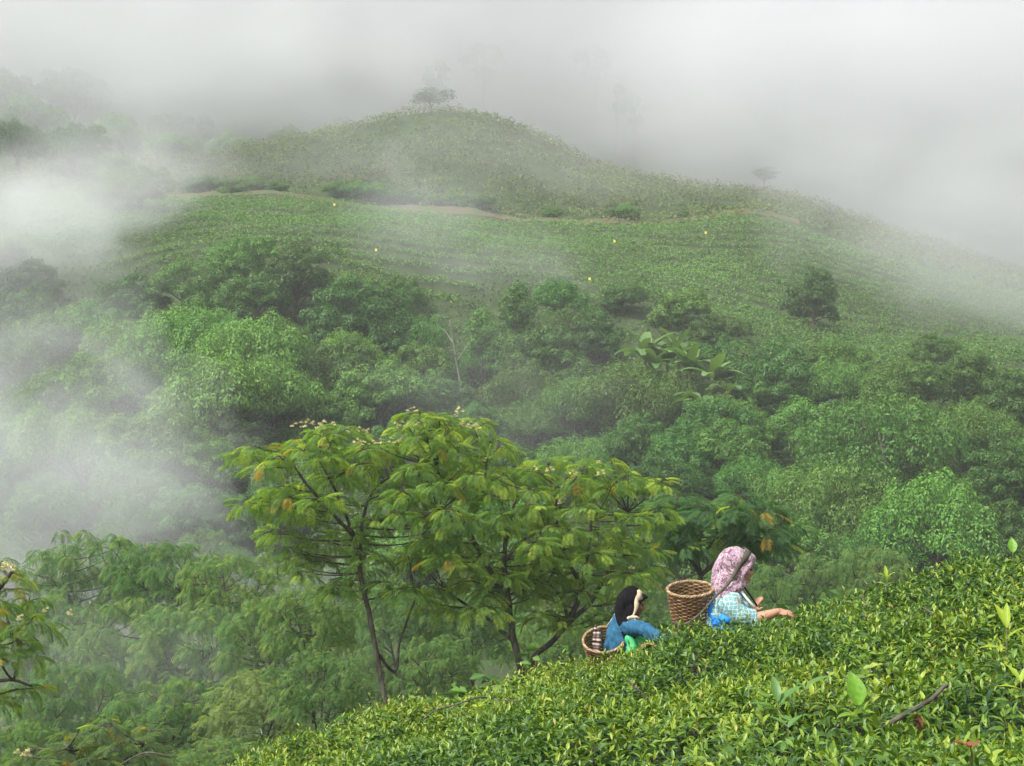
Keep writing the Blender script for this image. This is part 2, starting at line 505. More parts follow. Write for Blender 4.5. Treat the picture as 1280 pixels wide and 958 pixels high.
def forest_kind(kind, seed):
    """unit tree meshes: crown about 5 m in radius; returns (trunk mesh, crown mesh, crown centre height, radius)"""
    rng = np.random.default_rng(seed)
    rad, Hc, z0 = 5.0, 7.5, 2.0
    if kind == "broad":
        C, Rr = lobes_in_crown(rng, 62, rad, Hc); C[:, 2] += z0
        n, size, hang, pl, mat, fl = 520, 0.34, 0.35, 0.15, M_lf_mid, 0.8
    elif kind == "bamboo":
        C, Rr = lobes_in_crown(rng, 62, rad, Hc * 1.1, rlo=0.18, rhi=0.30); C[:, 2] += z0
        n, size, hang, pl, mat, fl = 560, 0.34, 1.3, 0.8, M_lf_bright, 1.0
    elif kind == "mound":
        C, Rr = lobes_in_crown(rng, 90, rad * 1.0, Hc * 0.95, rlo=0.16, rhi=0.27); C[:, 2] += z0 * 0.6
        n, size, hang, pl, mat, fl = 480, 0.27, 1.1, 0.6, M_lf_mid, 1.0
    elif kind == "dark":
        C, Rr = lobes_in_crown(rng, 62, rad, Hc * 1.05); C[:, 2] += z0
        n, size, hang, pl, mat, fl = 520, 0.34, 0.3, 0.1, M_lf_dark, 0.7
    elif kind == "tall":
        C, Rr = lobes_in_crown(rng, 60, rad * 0.78, Hc * 1.5, shape="cone"); C[:, 2] += z0 * 1.3
        n, size, hang, pl, mat, fl = 480, 0.34, 0.6, 0.4, M_lf_mid, 0.85
    elif kind == "shrub":
        C, Rr = lobes_in_crown(rng, 46, rad, Hc * 0.8, rlo=0.21, rhi=0.35); C[:, 2] += 0.4
        n, size, hang, pl, mat, fl = 480, 0.42, 0.4, 0.3, M_lf_mid, 0.75
    elif kind == "pale":
        C, Rr = lobes_in_crown(rng, 55, rad, Hc * 0.8); C[:, 2] += z0
        n, size, hang, pl, mat, fl = 420, 0.40, 0.2, 0.1, M_lf_pale, 0.6
    elif kind == "lone":
        C, Rr = lobes_in_crown(rng, 60, rad * 0.85, Hc * 1.15, shape="cone", rlo=0.17, rhi=0.28); C[:, 2] += 0.5
        n, size, hang, pl, mat, fl = 480, 0.36, 0.3, 0.1, M_lf_dark, 0.75
    g = Geo()
    for c, r in zip(C, Rr):
        leafy_lobe(g, rng, c, r, int(n * (r / (rad * 0.25)) ** 1.7), size, hang, pl, fl)
    tr = trunk_and_limbs(rng, z0 + Hc, 0.30 if kind != "shrub" else 0.16, C, z0, 3 if kind in ("bamboo", "mound", "shrub") else 1)
    cz_ = float(C[:, 2].mean())
    return tr.mesh("trunk", M_bark, True), g.mesh("crown", mat), cz_, rad

KINDS = {}
for i, k in enumerate(("broad", "broad", "bamboo", "bamboo", "mound", "mound", "dark", "tall", "shrub", "shrub", "pale", "lone")):
    KINDS.setdefault(k, []).append(forest_kind(k, 40 + i))

def place_tree(kind, px, py, rpx, label, group, Dlo=52.0, Dhi=150.0, D=None, name=None, cat=None, squash=1.0, variant=None):
    """a tree of the kind whose crown is seen round px, py with a radius of rpx; it stands on the terrain"""
    v = KINDS[kind][random.randrange(len(KINDS[kind])) if variant is None else variant]
    tm, cm, ch, cr = v
    if D is None:
        best = None
        for Dk in np.arange(Dlo, Dhi, 1.0):
            s = rpx * Dk / FPX / cr
            x = (px - CX) / FPX * Dk
            zc = gz_fast(x, Dk) + s * ch * squash
            e = abs((CY - zc / Dk * FPX) - py)
            if best is None or e < best[0] - 0.5: best = (e, Dk, s)
        D, s = best[1], best[2]
    else:
        s = rpx * D / FPX / cr
    x = (px - CX) / FPX * D
    nm = name or {"bamboo": "bamboo_clump", "mound": "vine_covered_tree", "shrub": "shrub"}.get(kind, "jungle_tree")
    t = empty(nm, (x, D, gz_fast(x, D) - 0.1 * s), random.uniform(0, 6.28))
    t.scale = (s, s, s * squash)
    tag(t, label, cat or {"bamboo": "bamboo", "shrub": "shrub"}.get(kind, "tree"), group)
    if kind != "shrub" or rpx > 25:
        link("trunk", tm, t)
    link("crown", cm, t)
    return t

# quick bilinear look-up of the terrain for the many placements
_gx = np.linspace(-110, 110, 441); _gy = np.linspace(20, 260, 481)
_gzt = ground(*np.meshgrid(_gx, _gy))
def gz_fast(x, y):
    if y < 20.0 or y >= 259.9 or abs(x) >= 109.9: return gz(x, y)
    fx, fy = (x + 110) / 0.5, (y - 20) / 0.5
    i, j = int(fx), int(fy); u, v = fx - i, fy - j
    return float((_gzt[j, i] * (1 - u) + _gzt[j, i + 1] * u) * (1 - v) + (_gzt[j + 1, i] * (1 - u) + _gzt[j + 1, i + 1] * u) * v)
def gzv(x, y):
    fx = np.clip((x + 110) / 0.5, 0, 439.99); fy = np.clip((y - 20) / 0.5, 0, 479.99)
    i = fx.astype(int); j = fy.astype(int); u, v = fx - i, fy - j
    return (_gzt[j, i] * (1 - u) + _gzt[j, i + 1] * u) * (1 - v) + (_gzt[j + 1, i] * (1 - u) + _gzt[j + 1, i + 1] * u) * v

GJ = "trees crowded in the jungle below the hillside tea"
# kind, px, py, radius in px, label
FOREST = [
 ("broad", 300, 322, 40, "rounded treetop standing up into the hillside tea, highest of the left jungle"),
 ("dark", 372, 338, 46, "dark leafy tree on the upper jungle edge right of the highest treetop"),
 ("broad", 236, 352, 44, "hazy rounded tree on the upper jungle edge below the left end of the path"),
 ("broad", 318, 372, 42, "mid green tree directly below the highest treetop of the left jungle"),
 ("dark", 436, 395, 58, "dense dark tree at the right end of the left jungle, below open tea"),
 ("broad", 500, 372, 34, "small hazy tree at the tip of the jungle where open tea begins"),
 ("bamboo", 212, 425, 52, "bright yellow-green plume of bamboo, tallest bright clump on the left slope"),
 ("bamboo", 318, 432, 54, "bright green bamboo clump right of the tallest bright plume"),
 ("bamboo", 268, 488, 64, "broad bright bamboo clump in the middle of the left jungle"),
 ("bamboo", 352, 492, 58, "bright bamboo clump just above the top of the feathery trees"),
 ("broad", 430, 462, 52, "clumpy mid green tree under the dense dark tree"),
 ("dark", 480, 425, 40, "small dark tree beside the dense dark tree at the jungle tip"),
 ("dark", 400, 530, 46, "dark tree right behind the upper left crown of the feathery trees"),
 ("broad", 478, 492, 52, "leafy tree behind the gap between the two feathery crowns"),
 ("broad", 540, 492, 40, "rounded tree beside the dark gully, behind the feathery crown's top"),
 ("broad", 150, 480, 54, "hazy clumpy tree left of the broad bright bamboo"),
 ("broad", 118, 412, 48, "pale misty tree on the left slope below the bright puff of mist"),
 ("dark", 172, 372, 40, "greyish misty tree under the left end of the path"),
 ("broad", 48, 430, 52, "misty tree by the left edge, upper of those in the fog"),
 ("broad", 70, 490, 50, "misty tree by the left edge, below the upper misty one"),
 ("bamboo", 100, 548, 58, "misty bamboo clump at the edge of the valley fog"),
 ("broad", 196, 552, 58, "leafy tree between the broad bright bamboo and the valley fog"),
 ("broad", 168, 615, 52, "low tree half sunk in the valley fog"),
 ("pale", 248, 590, 34, "tree with pale creamy leaves above the valley fog"),
 ("dark", 300, 552, 44, "shaded dark tree left of the feathery tree's orange tip"),
 ("dark", 262, 640, 44, "shaded tree at the foot of the slope beside the valley fog"),
 ("dark", 330, 640, 46, "dark tree in shade behind the feathery trees on the left"),
 ("broad", 20, 560, 55, "faint tree deep in the valley fog by the left edge"),
 ("broad", 60, 625, 52, "faint low tree in the valley fog near the left edge"),
 ("tall", 652, 400, 42, "tall slim tree above the dark gully in the middle of the slope"),
 ("tall", 606, 425, 38, "slim tree left of the tall one above the dark gully"),
 ("dark", 690, 440, 46, "dark bushy tree right of the tall slim tree"),
 ("mound", 645, 482, 50, "vine-hung tree at the top of the dark gully"),
 ("mound", 716, 505, 44, "creeper-draped tree arching over the right side of the gully"),
 ("mound", 786, 492, 58, "pale rounded creeper mound below the banana plants"),
 ("dark", 744, 420, 36, "small dark tree left of the banana plants"),
 ("broad", 700, 375, 34, "hazy low tree on the tea slope above the dark bushy tree"),
 ("shrub", 850, 384, 34, "round dark shrub uphill of the banana plants"),
 ("shrub", 905, 412, 30, "round shrub between the banana plants and the lone tree"),
 ("shrub", 776, 372, 26, "low shrub on the tea slope above the banana plants"),
 ("shrub", 940, 455, 34, "low shrub below and left of the lone tree"),
 ("mound", 1100, 560, 84, "big vine-covered tree, largest mound on the right slope"),
 ("mound", 1050, 625, 62, "vine-covered mound under the largest one, towards the woman"),
 ("bamboo", 1160, 640, 66, "plumed bamboo clump at the foot of the largest vine mound"),
 ("mound", 985, 610, 52, "leafy mound left of the largest vine-covered tree"),
 ("mound", 930, 590, 44, "low creeper mound above the small feathery tree"),
 ("broad", 1010, 530, 48, "clumpy tree up the slope from the largest vine mound, left side"),
 ("broad", 905, 530, 46, "clumpy tree below the drooping banana leaves"),
 ("shrub", 965, 490, 38, "shrub between the clumpy tree and the lone tree"),
 ("broad", 1050, 455, 38, "spreading low tree just below the lone tree"),
 ("dark", 1162, 440, 30, "small dark tree at the lower edge of the misty tea slope on the right"),
 ("broad", 1120, 480, 42, "rounded tree above the largest vine mound"),
 ("broad", 1205, 470, 42, "greyish tree at the edge of the mist on the right"),
 ("mound", 1215, 545, 54, "leafy mound right of the largest vine-covered tree"),
 ("dark", 1262, 500, 44, "shaded tree by the right edge under the mist"),
 ("dark", 1255, 590, 50, "dull brownish green tree by the right edge"),
 ("dark", 1262, 665, 46, "dark tree by the right edge just above the tea bushes"),
 ("mound", 1120, 692, 50, "low bamboo-like clump just above the tea on the right"),
 ("shrub", 1010, 690, 42, "light green shrub right behind the woman with the flowered scarf"),
 ("shrub", 925, 660, 36, "light shrub behind the flowered scarf"),
 ("shrub", 1195, 695, 30, "small leafy shrub behind the tea brow on the right"),
 ("broad", 862, 565, 46, "tree above the right end of the large feathery crown"),
 ("broad", 796, 548, 42, "tree behind the pale blossoms of the large feathery tree"),
 ("mound", 720, 575, 44, "creeper mound behind the large feathery crown"),
 ("dark", 600, 540, 42, "dark tree in the gully behind the feathery crown"),
 ("dark", 640, 590, 44, "dark tree low in the gully"),
]
for (k, px, py, r, lab) in FOREST:
    kw = {}
    if k == "shrub": kw = dict(Dlo=52 if py > 600 else 75)
    place_tree(k, px, py, r, lab, GJ, **kw)

# smaller trees and bushes that fill the slope between them
def jungle_edge(px):
    """photo row of the upper edge of the jungle"""
    return float(np.interp(px, [-200, 0, 150, 250, 330, 430, 500, 560, 620, 700, 800, 870, 950, 1010, 1100, 1200, 1280, 1500],
                           [270, 270, 330, 330, 305, 320, 360, 370, 340, 360, 365, 385, 420, 425, 445, 440, 440, 450]))
LANDMARKS = [("the banana plants", 850, 450), ("the lone round tree", 1017, 372), ("the bare pale tree", 572, 450), ("the dark gully", 620, 545),
             ("the path's left end", 235, 270), ("the valley fog", 90, 600), ("the largest vine mound", 1100, 565), ("the tallest bamboo plume", 212, 425),
             ("the tall slim tree", 652, 400), ("the orange feathery tip", 305, 560), ("the feathery tree's blossoms", 550, 520), ("the flowered scarf", 918, 690),
             ("the mist at the right edge", 1250, 400), ("the jungle's upper tip", 500, 370), ("the plumed bamboo by the tea", 1160, 650), ("the pale cream-leaved tree", 248, 590),
             ("the puff of mist at the left edge", 40, 300), ("the broad bright bamboo", 268, 488)]
_rf = random.Random(5)
_n, _used = 0, set()
for _try in range(4000):
    if _n >= 130: break
    px, py = _rf.uniform(-90, 1370), _rf.uniform(300, 710)
    if py < jungle_edge(px) + 22: continue
    k = _rf.choice(["broad", "bamboo", "shrub", "mound", "dark", "bamboo"]) if px < 560 else _rf.choice(["broad", "shrub", "shrub", "mound", "mound", "dark"])
    rp = _rf.uniform(26, 50)
    q, lx, ly = min(LANDMARKS, key=lambda t: (t[1] - px) ** 2 + (t[2] - py) ** 2)
    dx, dy = px - lx, py - ly
    side = "right" if dx > 0 else "left"
    ud = "below" if dy > 0 else "above"
    far = "well " if math.hypot(dx, dy) > 130 else ("just " if math.hypot(dx, dy) < 60 else "")
    rel = ("%s%s of" % (far if far != "just " else "close ", side)) if abs(dx) > 2 * abs(dy) else ((far + ud) if abs(dy) > 2 * abs(dx) else "%s%s and %s of" % (far, ud, side))
    size = "small" if rp < 34 else ("middling" if rp < 42 else "larger")
    lab = "%s %s %s %s" % (size, {"broad": "leafy tree", "shrub": "leafy bush", "mound": "creeper-covered bush", "dark": "dark tree", "bamboo": "bamboo plume"}[k], rel, q)
    if lab in _used: continue
    _used.add(lab)
    place_tree(k, px, py, rp, lab, "smaller growth filling the jungle between the larger crowns")
    _n += 1

# undergrowth carpet of the jungle zone
M_under = leaf_mat("undergrowth_leaf", green(0.95, 0.05), big=0.25, big_scale=0.12)
_r = np.random.default_rng(11)
N = 330000
_D = 50 + 75 * _r.random(N) ** 0.9
_px = _r.uniform(-150, 1430, N)
_x = (_px - CX) / FPX * _D
_z = gzv(_x, _D)
_py = CY - _z / _D * FPX
_edge = np.interp(_px, [-200, 0, 150, 250, 330, 430, 500, 560, 620, 700, 800, 870, 950, 1010, 1100, 1200, 1280, 1500],
                  [270, 270, 330, 330, 305, 320, 360, 370, 340, 360, 365, 385, 420, 425, 445, 440, 440, 450]) + 12 * wob(_px, _D, 0, 0.05, 4)
keep = (_py > _edge) & (_py < 800)
_x, _D, _z = _x[keep][:80000], _D[keep][:80000], _z[keep][:80000]
N = len(_x)
_h = np.maximum(0, 0.55 + 0.5 * wob(_x, _D, 0, 0.9, 1) + 0.35 * wob(_x, _D, 0, 2.3, 7)) * _r.uniform(0.5, 1.0, N)
_d = rand_dirs(N, _r, -0.6, 0.2); _nn = rand_dirs(N, _r, 0.6, 1.0)
_L = _r.uniform(0.16, 0.36, N)
V, T = kites(np.stack([_x, _D, _z + _h], 1), _d, _nn, _L, _L * 0.5, 0.15, 0.25)
tag(link("jungle_undergrowth", mesh_np("jungle_undergrowth", V, T, M_under)), kind="stuff")
# ------------------------------------------------------------------ tea rows on the far hill
def tea_rows(name, mat, y0, y1, row, step, keepf, seed, blades=44, r=0.55, h=0.65, patchy=0.0, leaf=(0.14, 0.27)):
    rr = np.random.default_rng(seed)
    pts = []
    xs = np.arange(-78, 92, step)
    for yy in np.arange(y0, y1, row):
        x = xs + rr.uniform(-0.3, 0.3, len(xs)) * step
        y = yy + 1.2 * wob(x, np.full_like(x, yy), 0, 0.09, 5) + rr.uniform(-0.07, 0.07, len(xs)) * row
        pts.append(np.stack([x, y], 1))
    p = np.concatenate(pts)
    p = p[keepf(p[:, 0], p[:, 1])]
    if patchy: p = p[rr.random(len(p)) > patchy * (0.5 + 0.5 * wob(p[:, 0], p[:, 1], 0, 0.25, 9))]
    n = len(p)
    z = gzv(p[:, 0], p[:, 1])
    sc = rr.uniform(0.65, 1.25, n) * (1 + 0.18 * wob(p[:, 0], p[:, 1], 0, 0.35, 3))
    d = rand_dirs(n * blades, rr, 0.0, 1.0)
    S = np.repeat(sc, blades)[:, None]
    base = np.repeat(np.concatenate([p, z[:, None]], 1), blades, 0)
    P_ = base + d * S * np.array([r * 1.15, r, h]) * rr.uniform(0.75, 1.1, (n * blades, 1))
    nrm = d + np.array([0, 0, 0.3]) + rr.normal(size=d.shape) * 0.3
    dr = rr.normal(size=d.shape) * 0.8 + np.array([0, 0, -0.4])
    nn = unit(nrm); dr = dr - nn * (dr * nn).sum(1, keepdims=True)
    L = rr.uniform(leaf[0], leaf[1], n * blades)
    V, T = kites(P_, dr, nrm, L, L * 0.55, 0.12, 0.15)
    o = link(name, mesh_np(name, V, T, mat))
    tag(o, kind="stuff")
    return n

def path_y(x):
    return np.interp(x, _pp[:, 0], _pp[:, 1])
def photo_row(x, y):
    return CY - gzv(x, y) / y * FPX
_EX = [-200, 0, 150, 250, 330, 430, 500, 560, 620, 700, 800, 870, 950, 1010, 1100, 1200, 1280, 1500]
_EY = [270, 270, 330, 330, 305, 320, 360, 370, 340, 360, 365, 385, 420, 425, 445, 440, 440, 450]
def above_jungle(x, y):
    px = x / y * FPX + CX
    return (photo_row(x, y) < np.interp(px, _EX, _EY) + 14) & (px > -80) & (px < 1370)
M_tea_low = leaf_mat("hillside_tea_leaf", [(0.0, (0.070, 0.165, 0.026)), (0.5, (0.096, 0.210, 0.034)), (1.0, (0.125, 0.245, 0.042))], big=0.22, big_scale=0.09)
M_tea_high = leaf_mat("hilltop_tea_leaf", [(0.0, (0.060, 0.095, 0.022)), (0.5, (0.100, 0.150, 0.034)), (1.0, (0.15, 0.185, 0.05))], big=0.40, big_scale=0.30)
tea_rows("hillside_tea", M_tea_low, 92, 140, 1.9, 0.58, lambda x, y: above_jungle(x, y) & (y < 138.8), 21)
tea_rows("hilltop_tea", M_tea_high, 141.2, 176, 1.7, 1.0, lambda x, y: (x / y * FPX + CX > -60) & (x / y * FPX + CX < 1340), 22, 30, 0.68, 0.95, 0.3, (0.22, 0.40))

# ------------------------------------------------------------------ shrubs and trees of the upper hill
GS = "dark shrubs on the bank of the hill path"
BANK = [(424, 234, 17, "dark shrub at the left end of the thicket above the path"),
        (450, 229, 21, "tall dark shrub, highest of the thicket above the path"),
        (476, 235, 20, "dark shrub in the middle of the thicket above the path"),
        (500, 243, 16, "dark shrub near the right end of the thicket above the path"),
        (517, 249, 11, "small dark shrub closing the thicket above the path on the right"),
        (250, 236, 17, "hazy shrub on the path bank, nearest to the path's misty left end"),
        (281, 234, 16, "hazy shrub on the path bank left of a similar pair"),
        (312, 236, 17, "hazy bushy shrub on the path bank below the bare left slope"),
        (345, 240, 13, "small hazy shrub on the path bank left of the dark thicket"),
        (545, 254, 11, "small light green shrub on the path edge right of the dark thicket"),
        (572, 252, 12, "grey green shrub below the middle of the knoll"),
        (602, 250, 15, "rounded grey shrub on the bank under the knoll's top"),
        (690, 262, 11, "small shrub on the bank where the path starts to dip"),
        (782, 267, 14, "dark round shrub at the lowest bend of the path"),
        (762, 271, 9, "little shrub beside the dark round one at the path's lowest bend"),
        (852, 268, 7, "tiny shrub by the path near its right end")]
for px, py, r, lab in BANK:
    g0 = on_ground(px, 141.8)
    place_tree("shrub", px, py, r, lab, GS, D=141.8, name="shrub", cat="shrub")
GM = "misty trees on the upper left slope"
for px, py, r, D, lab in [(176, 268, 32, 128, "large misty shrub tree below the left end of the path"),
                          (136, 262, 26, 130, "misty shrub tree left of the larger one by the path"),
                          (92, 196, 34, 150, "dim tree in fog above the bright puff of mist"),
                          (134, 205, 26, 148, "dim bush in fog at the top left corner of the path"),
                          (40, 140, 40, 165, "faint tree high on the foggy upper left hill"),
                          (22, 205, 34, 150, "faint tree in fog at the left edge above the bright puff"),
                          (150, 92, 34, 186, "faint tree on the foggy upper left hill right of the highest faint one"),
                          (230, 70, 30, 196, "very faint tree high in the fog left of the knoll"),
                          (95, 60, 36, 200, "very faint treetop near the top left corner"),
                          (290, 118, 28, 188, "faint bushy tree in fog behind the knoll's left shoulder"),
                          (215, 140, 30, 172, "faint tree in fog above the path's misty left end"),
                          (10, 60, 38, 196, "very faint treetop in the top left corner"),
                          (365, 148, 26, 182, "faint shrub in fog behind the left shoulder of the knoll"),
                          (410, 140, 22, 184, "faint low shrub in fog beside the knoll's left shoulder")]:
    place_tree("broad" if r > 30 else "shrub", px, py, r, lab, GM, D=D, name="misty_tree" if r > 30 else "shrub", cat="tree" if r > 30 else "shrub")
lt = place_tree("lone", 1017, 374, 45, "lone round dark tree standing on the open tea slope", None, D=112.0, name="lone_tree", squash=1.0, variant=0)

# flat-topped shade trees in the cloud along the ridge
def shade_tree_mesh(seed):
    rng = np.random.default_rng(seed)
    g, t = Geo(), Geo()
    H = 6.0
    tube(t, smooth_path([(0, 0, -0.5), (0.1, 0, 2.0), (-0.1, 0.1, 4.0), (0.1, 0, 5.5)], 4), np.linspace(0.16, 0.05, 13), 6)
    for k in range(11):
        a = rng.uniform(0, 6.28); zz = rng.uniform(3.6, 5.9); rr = rng.uniform(0.5, 2.3) * (1.15 - abs(zz - 4.9) * 0.35)
        c = np.array([math.cos(a) * rr, math.sin(a) * rr, zz])
        tube(t, bez((0, 0, zz - 1.2), c * np.array([0.5, 0.5, 1]) - np.array([0, 0, 0.5]), c, 6), np.linspace(0.07, 0.02, 6), 5, cap=False)
        leafy_lobe(g, rng, c, rng.uniform(0.8, 1.25), 150, 0.34, 0.25, 0.15, 0.28, -0.1)
    return t.mesh("trunk", M_bark_dark, True), g.mesh("crown", M_lf_dark)
_sh = [shade_tree_mesh(70 + k) for k in range(3)]
for k, (px, py, rpx, D, lab) in enumerate([
        (538, 126, 27, 174, "flat-topped shade tree on the crest of the knoll, clearest in the fog"),
        (547, 96, 16, 196, "small faint shade tree in fog just above the knoll's crest tree"),
        (606, 70, 25, 208, "faint shade tree in fog right of and above the knoll's crest"),
        (746, 74, 27, 208, "barely visible round shade tree in thick fog over the right ridge"),
        (772, 124, 18, 198, "faint flat-topped shade tree in fog behind the knoll's right slope"),
        (793, 133, 12, 196, "smaller shade tree touching the faint one behind the knoll's right slope"),
        (955, 216, 20, 173, "small shade tree in mist at the right end of the path")]):
    s = rpx * D / FPX / 2.6
    x = (px - CX) / FPX * D
    zg = gz(x, D)
    ztop = (CY - py) / FPX * D
    hz = max(0.6 * s, (ztop - zg) / 4.9)
    t = empty("shade_tree", (x, D, zg), k * 1.3)
    t.scale = (s, s, hz)
    tag(t, lab, "tree", "shade trees on the foggy ridge")
    link("trunk", _sh[k % 3][0], t); link("crown", _sh[k % 3][1], t)

# ------------------------------------------------------------------ banana plants
M_banana = leaf_mat("banana_leaf", [(0.0, (0.06, 0.13, 0.03)), (0.6, (0.09, 0.18, 0.045)), (1.0, (0.15, 0.26, 0.06))], objvar=0.25, rough=0.4, spec=0.4)
M_banana_stem = noise_mat("banana_stem", [(0.3, (0.09, 0.12, 0.05)), (0.7, (0.20, 0.19, 0.09))], 6, 4, 0.7, 0.3, stretch=(1, 1, 0.2))
def banana_leaf_mesh(seed, droop):
    rng = np.random.default_rng(seed)
    n = 12
    V, T = [], []
    for i in range(n + 1):
        t = i / n
        x = math.sin(t * (0.5 + droop) * 1.4) / ((0.5 + droop) * 1.4)
        z = -(1 - math.cos(t * (0.5 + droop) * 1.4)) / ((0.5 + droop) * 1.4)
        w = 0.17 * (max(0.0, math.sin(math.pi * min(1, (t - 0.12) / 0.92)))) ** 0.55 if t > 0.12 else 0.008
        w += 0.004
        jag = rng.uniform(0.78, 1.0, 2)
        V += [(x, w * jag[0], z + w * 0.35), (x, 0, z), (x, -w * jag[1], z + w * 0.35)]
    Q = []
    for i in range(n):
        a = i * 3
        Q += [(a, a + 1, a + 4, a + 3), (a + 1, a + 2, a + 5, a + 4)]
    return Geo().add(np.array(V), None, Q).mesh("leaf", M_banana, True)
_bl = [banana_leaf_mesh(5 + k, dr) for k, dr in enumerate((0.1, 0.5, 0.9, 1.3))]
def banana(px, py, rpx, D, lab, nl, seed, droopy=0):
    nl = int(nl * 1.5); rpx = rpx * 1.02
    rng = random.Random(seed)
    for D in np.arange(70, 125, 1.0):                      # stands where its stem would be about its own height
        s = rpx * D / FPX
        x = (px - CX) / FPX * D
        z0 = (CY - (py + rpx * 0.55)) / FPX * D
        zg = gz_fast(x, D)
        if z0 - zg < 1.5 * s: break
    t = empty("banana_plant", (x, D, zg), 0)
    tag(t, lab, "banana plant", "banana plants in the jungle")
    hs = max(z0 - zg, 0.3)
    g = Geo(); tube(g, [(0, 0, -0.3), (0.05, 0, hs * 0.5), (0, 0, hs + 0.15 * s)], [0.16, 0.13, 0.07], 8)
    link("stem", g.mesh("stem", M_banana_stem, True), t)
    for k in range(nl):
        o = link("leaf", _bl[min(3, rng.choice([0, 0, 1, 2]) + droopy)], t)
        el = R(rng.uniform(48, 84) - droopy * 26)
        o.location = (0, 0, hs)
        o.rotation_euler = (rng.uniform(-0.4, 0.4), -el, k * 2.4 + rng.uniform(-0.4, 0.4))
        o.scale = (s * rng.uniform(1.0, 1.45),) * 3
banana(806, 428, 42, 86, "tallest upright banana plant with bright green leaves above the creeper mound", 9, 1)
banana(834, 436, 36, 87, "upright banana plant right of the tallest one", 8, 2)
banana(862, 448, 36, 85, "banana plant with fanned leaves in the middle of the group", 9, 3)
banana(890, 456, 36, 84, "banana plant with greyish leaves at the right end of the group", 8, 4)
banana(878, 486, 36, 80, "banana plant with long drooping leaves below the others", 10, 5, 1)
banana(742, 462, 24, 82, "small shaded banana plant left of the creeper mound", 7, 6, 1)

banana(818, 446, 34, 84, "short banana plant at the foot of the tallest upright one", 7, 7)
banana(848, 425, 32, 90, "banana plant standing uphill behind the fanned one", 7, 8)
banana(908, 476, 30, 82, "small banana plant at the lower right end of the group", 7, 9, 1)
# pale bare tree in the gully
def polyline_tree(name, lab, cat, trunk, limbs, D, mat):
    b = trunk[0]
    base = px_to_ground(b[0], b[1], 60, 130); D = base.y
    t = empty(name, base)
    tag(t, lab, cat)
    g = Geo()
    pts = [P(px, py, D) - base for px, py in trunk]
    pts[0] = Vector((pts[0].x, 0, -0.3))
    sp = smooth_path(pts, 5)
    tube(g, sp, np.linspace(0.09, 0.025, len(sp)), 7)
    link("trunk", g.mesh("trunk", mat, True), t)
    for lb in limbs:
        g = Geo(); sp = smooth_path([P(px, py, D + dy) - base for px, py, dy in lb], 5)
        tube(g, sp, np.linspace(0.05, 0.012, len(sp)), 6)
        link("limb", g.mesh("limb", mat, True), t)
polyline_tree("bare_tree", "thin pale dead tree with bare branches above the dark gully", "dead tree",
              [(578, 520), (576, 485), (570, 450), (566, 425), (562, 400)],
              [[(571, 452, 0), (580, 438, 0.5), (588, 424, 1)], [(567, 430, 0), (557, 415, 0.4), (548, 408, 0.6)], [(570, 445, 0), (562, 440, -0.6), (556, 430, -1)]], 84, M_bark_pale)

# small yellow cards that stand among the tea
M_yellow = noise_mat("yellow_card", [(0.3, (0.75, 0.6, 0.05)), (0.7, (0.85, 0.72, 0.10))], 4, 2, 0.5)
M_stake = noise_mat("stake", [(0.3, (0.12, 0.09, 0.05)), (0.7, (0.2, 0.16, 0.1))], 8, 3)
for px, py, lab in [(418, 263, "small yellow card on a stake just below the path and the dark thicket"),
                    (470, 322, "small yellow card on a stake in the tea above the jungle tip"),
                    (688, 180, "small yellow card on a stake on the knoll's right ridge"),
                    (737, 359, "small yellow card on a stake in the tea uphill of the banana plants"),
                    (768, 309, "small yellow card on a stake below the lowest bend of the path"),
                    (882, 298, "small yellow card on a stake in the tea below the path's right end")]:
    g0 = px_to_ground(px, py + 5)
    t = empty("insect_trap", g0); tag(t, lab, "insect trap", "yellow cards on stakes in the hill tea")
    g = Geo(); tube(g, [(0, 0, -0.2), (0, 0, 0.75)], 0.02, 6); link("stake", g.mesh("stake", M_stake), t)
    bm = bmesh.new(); bmesh.ops.create_cube(bm, size=1, matrix=Matrix.Translation((0, -0.03, 0.85)) @ Matrix.Diagonal((0.18, 0.02, 0.2, 1)))
    bmesh.ops.bevel(bm, geom=bm.edges[:], offset=0.006, segments=1)
    me = bpy.data.meshes.new("card"); bm.to_mesh(me); bm.free(); link("card", me, t, M_yellow)
